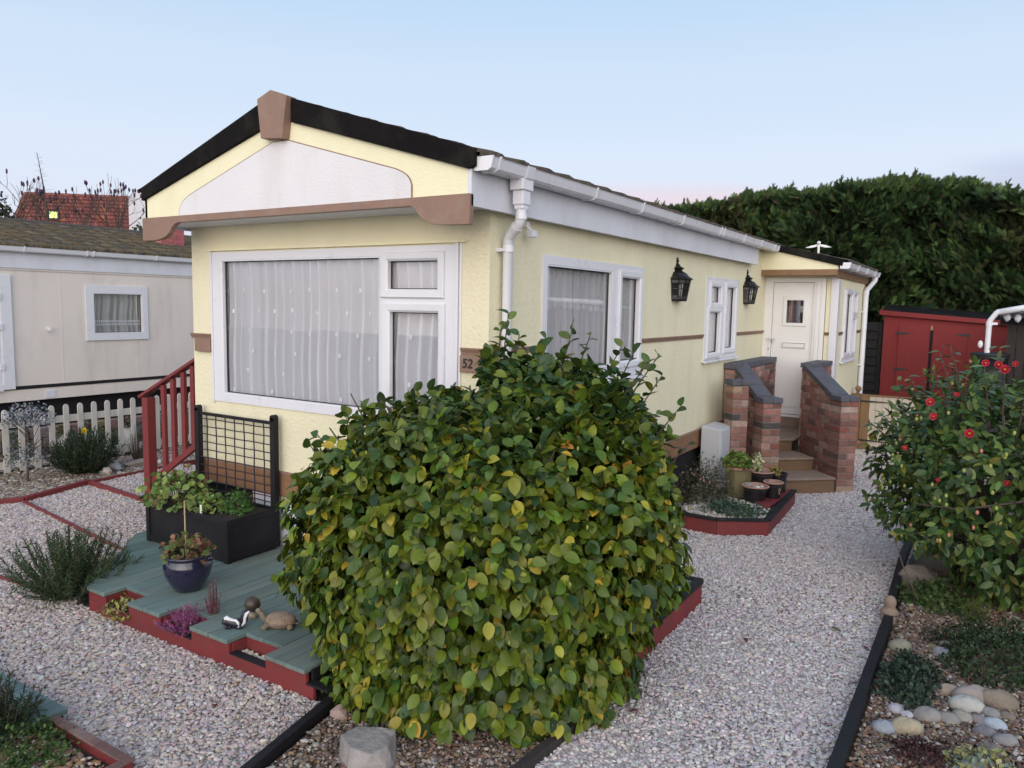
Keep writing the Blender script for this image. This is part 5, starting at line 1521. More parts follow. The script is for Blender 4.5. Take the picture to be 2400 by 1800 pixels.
# half-octagonal tub
t = thing('wooden_tub', 'eight sided weathered wooden tub in the raised bed beside the steps', 'planter', (.56, 4.40, .30))
mb = MB(); mb.lathe((.56, 4.40, .30), [(.13, 0), (.165, .34), (.145, .34), (.13, .30), (.001, .30)], 8); mb.build('tub', 'tub_wood', t, bevel=.003)
mb = MB(); mb.lathe((.56, 4.40, .62), [(.172, 0), (.186, .005), (.186, .03), (.150, .035), (.148, .02)], 8); mb.build('rim', 'terracotta', t)
mound('bright_plant', 'bright green leafy plant filling the wooden tub', (.55, 4.38, .63), .18, .17, 480, (.028, .05), [(.12, .21, .03), (.08, .15, .03), (.17, .24, .05), (.17, .12, .06)], [4, 3, 2, 1], LT, hollow=.4)
def pot(name, label, c, rt_, rb, h, m, lip=.012, fill='soil', group=None, prof=None, rimm=None, cat='pot'):
    t = thing(name, label, cat, c, group)
    mb = MB()
    mb.lathe(c, prof or [(rb*.98, 0), (rb, .01), (rt_-.006, h-.02), (rt_+lip*.2, h-.018), (rt_+lip, h-.01), (rt_+lip, h), (rt_-.006, h), (rt_-.012, h-.03), (rt_*.5, h-.03), (.001, h-.03)], 28)
    o = mb.build('body', m, t, smooth=True); md = o.modifiers.new('e', 'EDGE_SPLIT'); md.split_angle = R_(45)
    if rimm:
        mb = MB(); mb.lathe((c[0], c[1], c[2]+h), [(rt_-.008, -.012), (rt_-.008, .004), (rt_+lip*.6, .008), (rt_+lip+.004, .002), (rt_+lip+.004, -.008)], 28); mb.build('rim', rimm, t, smooth=True)
    mb = MB(); mb.lathe((c[0], c[1], c[2]+h-.035), [(rt_*.97, 0), (.001, .012)], 20); mb.build('filling', fill, t)
    return t
pg = [('black pot with terracotta rim holding grey pebbles in front of the steps', (.83, 4.12, .305), .135, .10, .20), ('small black pot with a gold crest on the red corner shelf', (.975, 4.33, .352), .098, .08, .175), ('black pot with a cream leaved plant behind the two front pots', (.80, 4.48, .305), .135, .10, .30)]
for lb, c, a, b, h in pg:
    pot('plant_pot', lb, c, a, b, h, 'pot_black', rimm='terracotta', fill='gravel_base', group='black pots beside the steps')
pot('plant_pot', 'plain black pot at the foot of the brick pier', (.95, 4.66, .30), .10, .085, .27, 'pot_black', group='black pots beside the steps')
mb = MB()
for k, (dx, dz, s) in enumerate(((-.0, .0, .014), (-.014, .02, .009), (.014, .02, .009), (0, .03, .010), (0, -.025, .012))):
    mb.tube([(1.058+dx*.8, 4.268+dx*.5, .44+dz-s*.6), (1.060+dx*.8, 4.266+dx*.5, .44+dz+s*.6)], s*.5, 6, col=(.40, .28, .10))
bpot = bpy.data.objects['plant_pot.001']
mb.build('crest', 'ornament', bpot)
for k, (x, y, r, c) in enumerate(((.76, 4.10, (.055, .035, .03), (.27, .25, .23)), (.83, 4.06, (.022, .02, .018), (.33, .27, .22)), (.87, 4.07, (.03, .02, .016), (.62, .62, .62)), (.90, 4.12, (.02, .02, .015), (.6, .6, .58)))):
    mb = MB(); mb.blob((x, y, .50), r, 9, 6, .08, col=c)
    tagit(mb.build('pebble', 'stone_attr', smooth=True), ['large grey pebble in the front black pot', 'small brown pebble in the front black pot', 'white pebble in the middle of the front black pot', 'white pebble at the right of the front black pot'][k], 'pebble', 'pebbles in the front black pot')
sprigs('cream_plant', 'upright cream and green variegated plant in the rear black pot', (.77, 4.42, .58), 9, .06, .26, .055, [(.66, .64, .42), (.55, .58, .36), (.20, .28, .10)], [4, 2, 1], per=18, w=LT)
mound('orange_plant', 'small orange tinged plant beside the cream variegated plant', (.93, 4.56, .56), .07, .10, 130, (.02, .035), [(.40, .22, .06), (.20, .22, .05), (.14, .2, .05)], [2, 2, 1], LT)
mound('crocus', 'tiny pink crocus in the small black pot', (.93, 4.27, .52), .018, .04, 10, (.018, .024), [(.45, .20, .35)], [1], LT, stem=False)

# ------------------------------------------------------------------ planter box with trellis
t = thing('planter_box', 'black wooden planter box with a tall wire trellis standing on the deck', 'planter', (-2.6, -.35, ZT))
X0, X1, Y0, Y1, Z0, Z1 = -3.14, -2.07, -.60, -.10, ZT+.001, .715
mb = MB()
for x0, y0, x1, y1 in ((X0, Y0, X1, Y0+.02), (X0, Y1-.02, X1, Y1), (X0, Y0, X0+.02, Y1), (X1-.02, Y0, X1, Y1)):
    mb.box(x0+(.003 if x1-x0 > .5 else 0), y0+(0.003 if x1-x0 < .5 else 0), Z0+.01, x1-(.003 if x1-x0 > .5 else 0), y1-(.003 if x1-x0 < .5 else 0), Z1-.004)
mb.build('panel', 'black_wood', t)
mb = MB()
for x in (X0-.012, X1-.035):
    mb.box(x, Y0-.012, Z0, x+.047, Y0+.03, Z1)
mb.box(X0+.036, Y0-.009, Z0+.01, X1-.036, Y0, Z0+.055); mb.box(X0+.036, Y0-.009, Z1-.05, X1-.036, Y0, Z1-.002)
mb.box(X1, Y0+.031, Z0+.01, X1+.010, Y1, Z0+.055); mb.box(X1, Y0+.031, Z1-.05, X1+.010, Y1, Z1-.002)
mb.build('box_frame', 'black_wood', t, bevel=.003)
mb = MB(); mb.box(X0+.02, Y0+.02, .6, X1-.02, Y1-.02, .685); mb.build('soil', 'soil', t)
for x in (-3.145, -2.125):
    mb = MB(); mb.box(x-.028, -.100, Z0, x+.028, -.050, 1.47); mb.tube([(x, -.100, 1.47), (x, -.050, 1.47)], .028, 14)
    mb.build('post', 'black_wood', t, bevel=.002)
mb = MB(); mb.beam((-3.12, -.076, 1.425), (-2.15, -.076, 1.425), .022, .026); mb.build('top_bar', 'black_wood', t)
mb = MB()
for k in range(7):
    x = -3.145+.1275*(k+1)
    mb.tube([(x+.003*math.sin(j*1.7+k*2), -.078, .70+j*.0725) for j in range(11)], .0056, 6)
for j in range(10):
    z = .74+.0735*j*.97
    mb.tube([(-3.12+.07*i, -.083, z+.0015*math.sin(i*1.3+j)) for i in range(15)], .0054, 6)
mb.build('trellis_wire', 'bar_black', t)
mb = MB(); mb.box(-2.45, -.575, .68, -2.425, -.572, .78); tagit(mb.build('plant_label', 'shell_white', bevel=.001), 'small white plant label stuck in the planter box', 'label')

# blue pot
pc = (-1.86, -1.10, ZT+.001)
t = thing('blue_pot', 'dark blue glazed round pot on the deck in front of the planter box', 'pot', pc)
mb = MB(); mb.lathe(pc, [(.085, 0), (.095, .004), (.125, .05), (.155, .11), (.168, .165), (.166, .20), (.153, .232), (.148, .240), (.163, .250), (.168, .262), (.160, .270), (.146, .266), (.138, .24), (.001, .235)], 40)
o = mb.build('body', 'pot_blue', t, smooth=True)
mb = MB(); mb.lathe((pc[0], pc[1], pc[2]+.243), [(.139, 0), (.001, .01)], 20); mb.build('soil', 'soil', t)
for s in (-1, 1):
    mb = MB(); mb.tube([(pc[0]+s*.845*.155, pc[1]+s*.534*.155, pc[2]+.215), (pc[0]+s*.845*.185, pc[1]+s*.534*.185, pc[2]+.225), (pc[0]+s*.845*.155, pc[1]+s*.534*.155, pc[2]+.245)], .010, 8); mb.build('handle', 'pot_blue', t, smooth=True)
mb = MB(); mb.tube([(-1.85, -1.12, .60), (-1.853, -1.12, 1.02)], .005, 6); tagit(mb.build('cane', 'cane'), 'thin bamboo cane standing in the blue pot', 'cane')

# ------------------------------------------------------------------ ornaments
sx_, sy_ = .845, .534
def sp(u, v, z): return (-1.02+sx_*u-sy_*v, -1.345+sy_*u+sx_*v, ZT+z)
t = thing('skunk_ornament', 'black and white skunk ornament at the front edge of the deck', 'ornament', sp(0, 0, 0))
mb = MB()
mb.tube([sp(-.083, 0, .028), sp(-.072, 0, .036), (sp(-.052, 0, .044)), sp(-.030, 0, .036), sp(0, 0, .030), sp(.028, 0, .030), sp(.045, 0, .030)], [.010, .022, .029, .025, .031, .034, .020], 12, col=(.016, .013, .026))
mb.tube([sp(.032, .004, .02), sp(.052, .006, .045), sp(.056, .006, .075), (sp(.066, .006, .10)), sp(.080, .006, .112)], [.017, .024, .025, .022, .012], 12, col=(.016, .013, .026))
for u in (-.05, -.03, .02, .04): mb.tube([sp(u, -.018, .02), sp(u, -.022, .003)], [.009, .011], 8, col=(.016, .013, .026))
mb.build('body', 'ornament', t, smooth=True)
mb = MB()
mb.tube([sp(-.066, -.008, .060), sp(-.052, -.008, .067), sp(-.034, -.010, .060), sp(-.012, -.013, .056), sp(.010, -.018, .056), sp(.026, -.024, .044), sp(.030, -.027, .014)], [.012, .016, .012, .010, .009, .009, .006], 8, col=(.70, .70, .72))
mb.tube([sp(.048, -.018, .022), sp(.066, -.017, .046), sp(.068, -.017, .074), sp(.078, -.014, .100), sp(.094, -.008, .114)], [.006, .010, .010, .011, .007], 8, col=(.70, .70, .72))
mb.build('stripe', 'ornament', t, smooth=True)
mb = MB(); mb.blob(sp(-.066, -.020, .046), (.004, .004, .004), 6, 5, col=(.7, .5, .45)); mb.blob(sp(-.090, 0, .030), (.004, .004, .004), 6, 5, col=(.3, .15, .15)); mb.blob(sp(-.042, -.018, .055), (.007, .004, .008), 6, 5, col=(.62, .5, .48))
mb.build('face', 'ornament', t)
t = thing('glazed_ball', 'shiny dark brown ball behind the skunk ornament', 'ornament', (-1.07, -1.17, ZT))
mb = MB(); mb.blob((-1.07, -1.17, ZT+.088), (.052, .052, .050), 24, 16, col=(.055, .038, .028)); mb.build('ball', 'pot_blue', t, smooth=True).data.materials[0] = MATS['ornament']
mb = MB(); mb.lathe((-1.07, -1.17, ZT), [(.035, 0), (.032, .02), (.02, .04)], 12, col=(.30, .24, .17)); mb.build('foot', 'ornament', t, smooth=True)
def tp(u, v, z): return (-.80+sx_*u-sy_*v, -1.17+sy_*u+sx_*v, ZT+z)
t = thing('tortoise_ornament', 'rough brown stone tortoise on the deck right of the skunk', 'ornament', tp(0, 0, 0))
def tblob(mb, u, v, z, r, col, rotz=.565, noise=.0): mb.blob(tp(u, v, z), r, 18, 12, noise, col=col, rot=rotz)
mb = MB(); tblob(mb, .0, 0, .045, (.098, .075, .052), (.27, .195, .14), noise=.03); tblob(mb, 0, 0, .036, (.104, .080, .020), (.20, .15, .11)); mb.build('shell', 'ornament_rough', t, smooth=True)
mb = MB(); mb.tube([tp(-.07, -.01, .04), tp(-.105, -.012, .06), tp(-.118, -.012, .088), tp(-.128, -.012, .105)], [.022, .020, .018, .019], 10, col=(.20, .17, .12)); mb.blob(tp(-.135, -.014, .108), (.024, .018, .018), 10, 8, col=(.20, .18, .13))
for u, v in ((-.085, -.055), (-.07, .05), (.075, -.045), (.075, .045)): mb.tube([tp(u*.7, v*.7, .035), tp(u, v, .018), tp(u*1.1, v*1.1, .004)], [.022, .019, .020], 9, col=(.21, .16, .11))
mb.tube([tp(.09, 0, .03), tp(.125, 0, .018)], [.012, .004], 7, col=(.2, .15, .11))
mb.build('limbs', 'ornament_rough', t, smooth=True)
# pawn-like stone ornament by the path
t = thing('stone_ornament', 'small beige stone figure like a stacked pawn on the black edging', 'ornament', (2.455, 1.71, .17))
mb = MB()
mb.box(2.405, 1.63, .17, 2.505, 1.79, .235); mb.build('plinth', 'tread', t, bevel=.012)
mb = MB(); mb.lathe((2.455, 1.71, .235), [(.062, 0), (.066, .015), (.05, .035), (.036, .05), (.040, .065), (.044, .085), (.040, .11), (.026, .13), (.001, .14)], 18); mb.build('figure', 'tread', t, smooth=True)

# ------------------------------------------------------------------ rocks
import bmesh
def rock(c, r, label, cat='rock', name='rock', m='stone', seed=0, n=26, rot=0., col=None, bev=.012, group=None, flat_top=False, boxy=False):
    rr = random.Random(seed)
    bm = bmesh.new()
    for _ in range(n):
        v = Vector((rr.gauss(0, 1), rr.gauss(0, 1), rr.gauss(0, 1))).normalized()
        if boxy:
            v = Vector([max(-.70, min(.70, q*1.12)) for q in v])*1.30
        v = Vector((v.x*r[0], v.y*r[1], v.z*r[2]))*rr.uniform(.9 if boxy else .82, 1.06)
        if flat_top: v.z = min(v.z, r[2]*.62)
        bm.verts.new((v.x*math.cos(rot)-v.y*math.sin(rot), v.x*math.sin(rot)+v.y*math.cos(rot), v.z))
    bmesh.ops.convex_hull(bm, input=bm.verts)
    for v in [v for v in bm.verts if not v.link_faces]: bm.verts.remove(v)
    me = bpy.data.meshes.new(name); bm.to_mesh(me); bm.free()
    me.materials.append(MATS[m])
    if col:
        at = me.attributes.new('Col', 'FLOAT_COLOR', 'FACE')
        at.data.foreach_set('color', np.tile([*col, 1], len(me.polygons)).astype(np.float32))
    o = bpy.data.objects.new(name, me); COL.objects.link(o); o.location = c
    md = o.modifiers.new('bevel', 'BEVEL'); md.width = bev; md.segments = 3; md.limit_method = 'ANGLE'
    W[o.name] = Vector(c)
    return tagit(o, label, cat, group)
rock((.46, -1.72, .195), (.165, .13, .095), 'large pale grey stone at the foot of the camellia bush', seed=4, rot=.62, boxy=True, n=34, bev=.004)
rock((.075, -1.52, .205), (.06, .05, .05), 'small pinkish stone beside the black edging corner', seed=5, m='stone_attr', col=(.33, .23, .20))
rock((2.56, 2.66, .24), (.18, .12, .14), 'big brownish stone under the flowering camellia beside the edging', seed=8, rot=.2, m='stone_attr', col=(.20, .165, .145))
rock((-6.62, 1.02, .21), (.08, .06, .08), 'pale pinkish rock at the right of the dark shrub', seed=11, m='stone_attr', col=(.45, .38, .33), group='rocks along the fence bed')
rock((-6.78, 1.22, .23), (.13, .09, .09), 'grey rock behind the pale pinkish rock', seed=12, m='stone_attr', col=(.27, .27, .29), group='rocks along the fence bed')
rock((-6.75, 1.52, .22), (.22, .08, .075), 'long brown grey rock below the dry twiggy plant', seed=13, rot=1.3, m='stone_attr', col=(.24, .20, .17), group='rocks along the fence bed')
rock((-6.66, 1.58, .23), (.035, .03, .035), 'small cream stone in front of the long rock', seed=14, m='stone_attr', col=(.50, .42, .30), group='rocks along the fence bed', bev=.006)
rock((-6.65, 1.78, .22), (.035, .03, .035), 'small white stone nearest the red hand rail', seed=15, m='stone_attr', col=(.55, .52, .48), group='rocks along the fence bed', bev=.006)
cob = [(2.88, .70, .15, (.43, .35, .27), 'tan round cobble at the top left of the cobble group'), (3.0, .68, .22, (.36, .30, .27), 'long pinkish cobble behind the white cobble'), (3.13, .71, .22, (.27, .22, .17), 'long brown cobble at the back right'),
       (2.98, .555, .19, (.52, .51, .47), 'long near white cobble at the middle of the group'), (2.80, .31, .16, (.34, .32, .29), 'big round grey cobble at the left of the group'), (2.90, .35, .12, (.33, .31, .28), 'oval grey cobble right of the big round one'),
       (2.965, .42, .115, (.40, .36, .31), 'beige cobble below the white cobble'), (3.045, .44, .10, (.30, .27, .26), 'small mauve grey cobble in the middle right'), (3.10, .56, .11, (.33, .32, .30), 'oval grey cobble right of the white cobble'),
       (3.18, .58, .09, (.25, .20, .17), 'small dark brown cobble at the far right'), (3.12, .43, .12, (.48, .54, .60), 'bluish white cobble at the right'), (3.08, .30, .13, (.22, .21, .23), 'dark grey cobble below the bluish one'),
       (3.17, .27, .13, (.30, .29, .29), 'tall grey cobble at the right edge'), (2.605, .05, .12, (.38, .41, .45), 'blue grey oval cobble by itself at the lower left'), (2.715, .10, .18, (.50, .42, .29), 'yellowish tan cobble right of the blue grey one'),
       (2.80, .66, .07, (.28, .30, .32), 'small slate cobble beside the prostrate shrub'), (3.06, .82, .10, (.36, .32, .29), 'pale brown cobble half under the wide shrub'), (3.10, .10, .14, (.24, .21, .19), 'brown cobble near the yellow succulent'),
       (3.03, -.10, .15, (.34, .34, .32), 'large grey cobble at the bottom right corner'), (2.97, .84, .07, (.33, .28, .24), 'small brown cobble under the edge of the wide shrub'), (2.645, .31, .10, (.58, .56, .60), 'white angular stone below the prostrate shrub'),
       (2.70, .28, .085, (.62, .60, .62), 'second white angular stone below the prostrate shrub'), (2.59, .45, .05, (.5, .54, .56), 'tiny pale stone left of the prostrate shrub'), (2.53, .70, .075, (.60, .57, .58), 'white stone close to the black edging'),
       (2.57, 1.22, .16, (.34, .32, .24), 'mottled grey yellow stone close to the black edging'), (2.83, 1.46, .09, (.36, .32, .28), 'beige stone above the prostrate shrub'), (2.76, 1.38, .07, (.33, .30, .19), 'olive stone above the prostrate shrub'), (2.82, 1.29, .12, (.40, .38, .43), 'pale lilac flat stone above the prostrate shrub'),
       (2.50, .62, .05, (.60, .57, .58), 'little white stone beside the black edging'), (2.74, .36, .06, (.64, .62, .62), 'little white stone left of the big round cobble')]
for k, (x, y, w, c, lb) in enumerate(cob):
    mb = MB()
    el = 1.0 if w < .13 else random.uniform(.62, .75)
    mb.blob((x, y, .172+w*.17), (w*.50, w*.47*el, w*.31), 18, 12, .045, col=tuple(v*.74 for v in c), rot=.35+random.uniform(-.35, .35))
    tagit(mb.build('cobble', 'stone_attr', smooth=True), lb, 'cobble', 'cobbles in the right hand bed')
# fallen leaves on the drive
for k, (x, y, lb, c) in enumerate(((2.12, 1.28, 'fallen leaf lying across the middle of the drive', (.14, .12, .05)), (2.38, 1.05, 'dark red fallen leaf beside the black edging', (.16, .03, .03)), (-.55, -1.85, 'dark red fallen leaf on the front gravel near the deck', (.14, .025, .025)), (1.42, -.55, 'brown fallen leaf near the camellia bed edging', (.16, .07, .05)), (1.66, .75, 'small dark leaf in the left half of the drive', (.10, .03, .035)), (2.25, 3.0, 'small brown leaf far up the drive', (.10, .06, .04)))):
    v, f, cc = scatter(LT, np.array([[x, y, .20]]), np.array([[math.cos(k*1.3), math.sin(k*1.3), .05]]), np.array([[0, 0.1, 1.]]), [.05 if k else .075], np.array([c]))
    tagit(mesh_np('fallen_leaf', v, f, cc, 'leaf_dull'), lb, 'leaf', 'fallen leaves on the gravel')

# ------------------------------------------------------------------ red hand rail and side steps
t = thing('hand_rail', 'dark red timber hand rail with square balusters left of the home', 'hand rail', (-4.78, .47, .17))
mb = MB(); mb.box(-4.83, .42, .15, -4.73, .52, 1.385); mb.build('post', 'red_paint', t, bevel=.004)
mb = MB(); mb.beam((-4.90, .47, 1.385), (-3.34, .47, 2.105), .095, .032); mb.build('top_rail', 'red_paint', t, bevel=.003)
mb = MB(); mb.beam((-4.74, .47, .46), (-3.34, .47, 1.33), .045, .062); mb.build('bottom_rail', 'red_paint', t, bevel=.003)
for x in (-4.50, -4.33, -4.15, -3.99, -3.82, -3.65, -3.48):
    zb = .46+(x+4.74)*.6214; zt = 1.37+(x+4.90)*.4615
    mb = MB(); mb.box(x-.030, .452, zb, x+.030, .488, zt-.012); mb.build('baluster', 'red_paint', t, bevel=.002)
t = thing('side_steps', 'low side steps with a brown riser left of the home', 'steps', (-3.8, .9, .17))
for k in range(3):
    x = -4.45+.38*k
    mb = MB(); mb.box(x, .52, .15, x+.40, 1.4, .30+.17*k); mb.build('riser', 'skirt_brown', t)
    mb = MB(); mb.box(x-.02, .51, .301+.17*k, x+.40, 1.41, .325+.17*k); mb.build('tread', 'tread', t, bevel=.003)
mb = MB(); mb.box(-3.45, -.02, .62, -3.23, .5, .76); mb.build('end_riser', 'trim_brown', t); mb = MB(); mb.box(-3.47, -.04, .761, -3.23, .5, .80); mb.build('end_tread', 'tread', t)

# ------------------------------------------------------------------ cream picket fence
t = thing('picket_fence', 'cream picket fence with rounded tops between the two homes', 'fence', (-7.6, 1.4, .2))
for k in range(24):
    y = -1.05+.19*k
    mb = MB()
    q = [(y-.037, .205), (y+.037, .205), (y+.037, .975), (y+.030, 1.0), (y+.016, 1.014), (y, 1.019), (y-.016, 1.014), (y-.030, 1.0), (y-.037, .975)]
    mb.prism([(-7.60, a, b) for a, b in q], (.018, 0, 0)); mb.build('picket', 'fence_cream', t, bevel=.002)
for z in (.30, .82):
    mb = MB(); mb.box(-7.635, -1.2, z-.045, -7.601, 3.5, z+.045); mb.build('rail', 'fence_cream', t)
mb = MB(); mb.box(-7.66, -1.2, .13, -7.61, 3.5, .215); mb.build('gravel_board', 'fence_dark', t)
for k, (y, r, c_, lb) in enumerate(((1.30, .10, 'shell_white', 'white pot behind the picket fence, third gap from the hand rail'), (1.66, .11, 'shell_white', 'wide white pot behind the picket fence nearer the hand rail'), (2.25, .10, 'shell_white', 'white pot behind the fence seen through the hand rail'))):
    pot('plant_pot', lb, (-8.15, y, .2), r, r*.8, .30, c_, group='pots behind the picket fence')
    mound('pot_plant', ['small green and purple plant in the left white pot behind the fence', 'brownish plant in the wide white pot behind the fence', 'green plant in the white pot seen through the hand rail'][k], (-8.15, y, .48), .13, .22, 160, (.03, .05), [(.07, .10, .03), (.12, .07, .08), (.10, .12, .05)], [3, 1, 2], LT)

# ------------------------------------------------------------------ neighbouring home
NH = thing('neighbour_home', 'pinkish cream park home with mossy tiled roof behind the picket fence', 'mobile home', (-10.7, 4, .2))
TN = frame_T((-9, 0, 0), (0, 1, 0), (1, 0, 0))
WN = (2.12, 1.79, 3.144, 2.65)
mb = MB(); panel(mb, TN, (-4, 1.155, 12, 2.86), [WN], 0, .1)
mb.add([(-12.6, -4, .9), (-9, -4, .9), (-9, -4, 3.1), (-10.8, -4, 3.62), (-12.6, -4, 3.1)], [(0, 1, 2, 3, 4)])
for y in (-.5, .72, 1.755, 2.96, 4.2, 5.4):
    mb.box(-9.0, y-.004, 1.16, -8.996, y+.004, 2.82)
mb.build('wall', 'neigh_wall', NH)
mb = MB(); mb.box(-9.02, -4, 2.83, -8.985, 12, 2.862); mb.build('cover_strip', 'neigh_wall', NH, bevel=.003)
mb = MB(); mb.box(-9.02, -4, 2.862, -8.97, 12, 3.12); mb.build('fascia', 'upvc_aged', NH)
mb = MB(); mb.box(-9.04, -4, 1.105, -8.99, 12, 1.155); mb.build('floor_rail', 'neigh_dark', NH)
mb = MB(); mb.box(-9.03, -4, .93, -9.0, 12, 1.105); mb.build('skirting', 'neigh_wall', NH)
mb = MB(); mb.box(-9.2, -4, .1, -9.12, 12, .95); mb.build('underfloor_shade_box', 'neigh_dark', NH)  # near-black sheet paints the shade of the recess below this floor
t = thing('low_block_wall', 'low brown stone wall seen between the pickets of the cream fence', 'wall', (-8.6, 1, .13))
mb = MB(); rr = random.Random(9)
for r_ in range(3):
    y = -3.9+.1*r_
    while y < 6:
        w = rr.uniform(.18, .36); mb.box(-8.72, y, .13+.15*r_, -8.55+rr.uniform(0, .02), y+w-.012, .13+.15*r_+.142, tuple(v*rr.uniform(.7, 1.3) for v in (.20, .155, .125))); y += w
mb.build('stones', 'stone_attr', t, bevel=.01)
for k_, (y_, h_) in enumerate(((.1, .35), (.75, .5), (1.95, .38), (2.7, .45))):
    mound('border_plant', ['sparse green plant behind the left end of the picket fence', 'taller mixed plant behind the fence above the dark shrub', 'purple tinged plant behind the fence between the white pots', 'green plant behind the fence near the home corner'][k_], (-8.25, y_, .17), .2, h_, 260, (.03, .06), [(.06, .09, .03), (.10, .12, .05), (.16, .10, .12)], [3, 3, 1.5], LT)
window(NH, TN, WN, [(2.247, 1.909, 3.044, 2.521, 0)], seed=21, cur='sheer', lace=2.02, tones=(.30, .72), d=.03, curd=-.09)
roof('roof_tiles', NH, -8.90, 3.16, -10.75, 3.66, -4, 12, 'neigh_tile', rows=7, cols=[(.085, .070, .045), (.11, .092, .065), (.062, .055, .038), (.15, .10, .045)], roll=.022, pitch=.30, th=.016, lap=.018, jag=.004)
mb = MB(); mb.prism([(-9.0, -4, 3.10), (-8.92, -4, 3.13), (-10.75, -4, 3.62), (-12.6, -4, 3.12)], (0, 16, 0)); mb.build('roof_deck', 'verge_black', NH)
mb = MB(); mb.tube([(-10.75, -4, 3.66), (-10.75, 12, 3.66)], .07, 8); mb.build('ridge_tiles', 'roof_tile', NH)
gutter(NH, -8.965, -4, 12, 3.165, w=.12, h=.075, brackets=(-.6, .25, 1.20, 2.10, 2.20, 3.25, 4.1), m='upvc')
mb = MB()
mb.box(-9.0, .90, 1.12, -8.955, 1.055, 2.76); mb.box(-9.0, -.2, 2.64, -8.955, .90, 2.76); mb.box(-9.0, -.2, 1.10, -8.955, .90, 1.20)
o = mb.build('door_frame', 'upvc', NH, bevel=.004)
mb = MB(); mb.box(-9.0, -.2, 1.2, -8.965, .90, 2.64); ring(mb, TN, (.1, 1.4, .70, 2.45), [(0, .036), (.01, .042), (.03, .042), (.04, .036)])
dn = mb.build('door', 'upvc', NH)
for z in (1.45, 2.02, 2.45):
    mb = MB(); mb.box(-8.955, .86, z-.045, -8.935, .915, z+.045); mb.build('hinge', 'upvc', dn, bevel=.003)
mb = MB(); mb.tube([(-9.0, 1.557, 1.985), (-8.95, 1.557, 1.98)], .022, 10); mb.box(-8.97, 1.54, 1.955, -8.93, 1.575, 1.985); mb.build('outside_tap', 'shell_white', NH)
mb = MB(); mb.box(-9.0, 1.48, .95, -8.99, 1.62, 1.06); mb.build('vent_plate', 'upvc_aged', NH)
# chimney on its roof
t = thing('chimney', 'pink brick chimney on the far slope of the neighbouring home', 'chimney', (-9.9, 4.15, 3.2))
mb = MB(); rr = random.Random(3)
for k in range(7):
    for s in range(3):
        mb.box(-10.05, 3.93+.155*s+.003-(.07 if k % 2 else 0)*(s > 0), 3.28+.066*k, -9.75, 3.93+.155*(s+1)-.003-(.07 if k % 2 and s < 2 else 0), 3.28+.066*(k+1)-.006, tuple(v*rr.uniform(.8, 1.15) for v in (.36, .11, .11)))
mb.build('brickwork', 'pink_brick', t); mb = MB(); mb.box(-10.04, 3.936, 3.2, -9.76, 4.385, 3.73, (.45, .36, .34)); mb.build('mortar', 'pink_brick', t)
mb = MB(); mb.box(-10.09, 3.88, 3.25, -9.70, 4.43, 3.30, (.40, .13, .13)); mb.build('base_course', 'pink_brick', t)

# far red roofed house
t = thing('red_roofed_house', 'distant house with red clay tile roof and one lit skylight', 'house', (-23, 10, 2))
A = Vector((-24.15, 8.55, 5.80)); B = Vector((-22.55, 11.45, 5.93)); nn_ = Vector((.875, -.483, 0)); dd = Vector((.483, .875, 0))
A2 = A+nn_*2.6-dd*.75-Vector((0, 0, 2.9)); B2 = B+nn_*2.6+dd*.9-Vector((0, 0, 2.9)); A3 = A-nn_*2.6-dd*.75-Vector((0, 0, 2.9)); B3 = B-nn_*2.6+dd*.9-Vector((0, 0, 2.9))
mb = MB(); mb.add([A, B, B2, A2, A3, B3], [(0, 3, 2, 1), (0, 1, 5, 4), (0, 4, 3), (1, 2, 5)], (.14, .04, .03)); up_ = Vector((.67, -.37, .65))*.03
for r_ in range(22):
    for k_ in range(44):
        def q_(s, w): return (A.lerp(A2, w)*(1-s)+B.lerp(B2, w)*s)
        s0, s1 = (k_+.5*(r_ % 2))/44.5, (k_+.5*(r_ % 2)+.9)/44.5; w0, w1 = r_/22, (r_+1.12)/22
        mb.add([q_(s0, w0), q_(s1, w0), q_(s1, w1)+up_, q_(s0, w1)+up_], [(0, 3, 2, 1)], palette(1, [(.20, .058, .043), (.16, .05, .04), (.25, .08, .055), (.12, .05, .04)], [4, 3, 2, 1], .15)[0])
mb.add([A, B, B2, A2], [(0, 1, 2, 3)], (.1, .03, .025)); mb.build('roof', 'red_tile', t)
mb = MB(); mb.col = (.22, .075, .055); mb.tube([A, B], .07, 8); mb.tube([A, A2], .06, 8); mb.tube([B, B2], .06, 8); mb.build('ridge_tiles', 'red_tile', t)
mb = MB(); mb.prism([(*(A2*.97+B2*.03).xy, 0), (*(B2*.97+A2*.03).xy, 0), (*(B3*.97+A3*.03).xy, 0), (*(A3*.97+B3*.03).xy, 0)], (0, 0, 2.95)); mb.build('wall', 'pink_brick', t)
em = bpy.data.materials.new('lit_window'); em.use_nodes = True
ep = em.node_tree.nodes['Principled BSDF']; ep.inputs['Base Color'].default_value = (.8, .9, .3, 1); ep.inputs['Emission Color'].default_value = (.80, 1.0, .16, 1); ep.inputs['Emission Strength'].default_value = 1.1
MATS['lit_window'] = em
c0 = A+(B-A)*.205+(A2-A+dd*.75)*.215
u_ = (B-A).normalized(); v_ = (nn_*2.6-Vector((0, 0, 2.9))).normalized(); w_ = u_.cross(v_)
if w_.z < 0: w_ = -w_
mb = MB(); q = [c0+w_*.03, c0+u_*.26+w_*.03, c0+u_*.26+v_*.36+w_*.03, c0+v_*.36+w_*.03]; mb.prism(q, w_*.03)
sk_ = mb.build('skylight', 'lit_window', t)
mb = MB()
for a_, b_ in ((0, 1), (1, 2), (2, 3), (3, 0)): mb.beam(q[a_]+w_*.03, q[b_]+w_*.03, .04, .05)
mb.build('frame', 'metal_black', sk_)
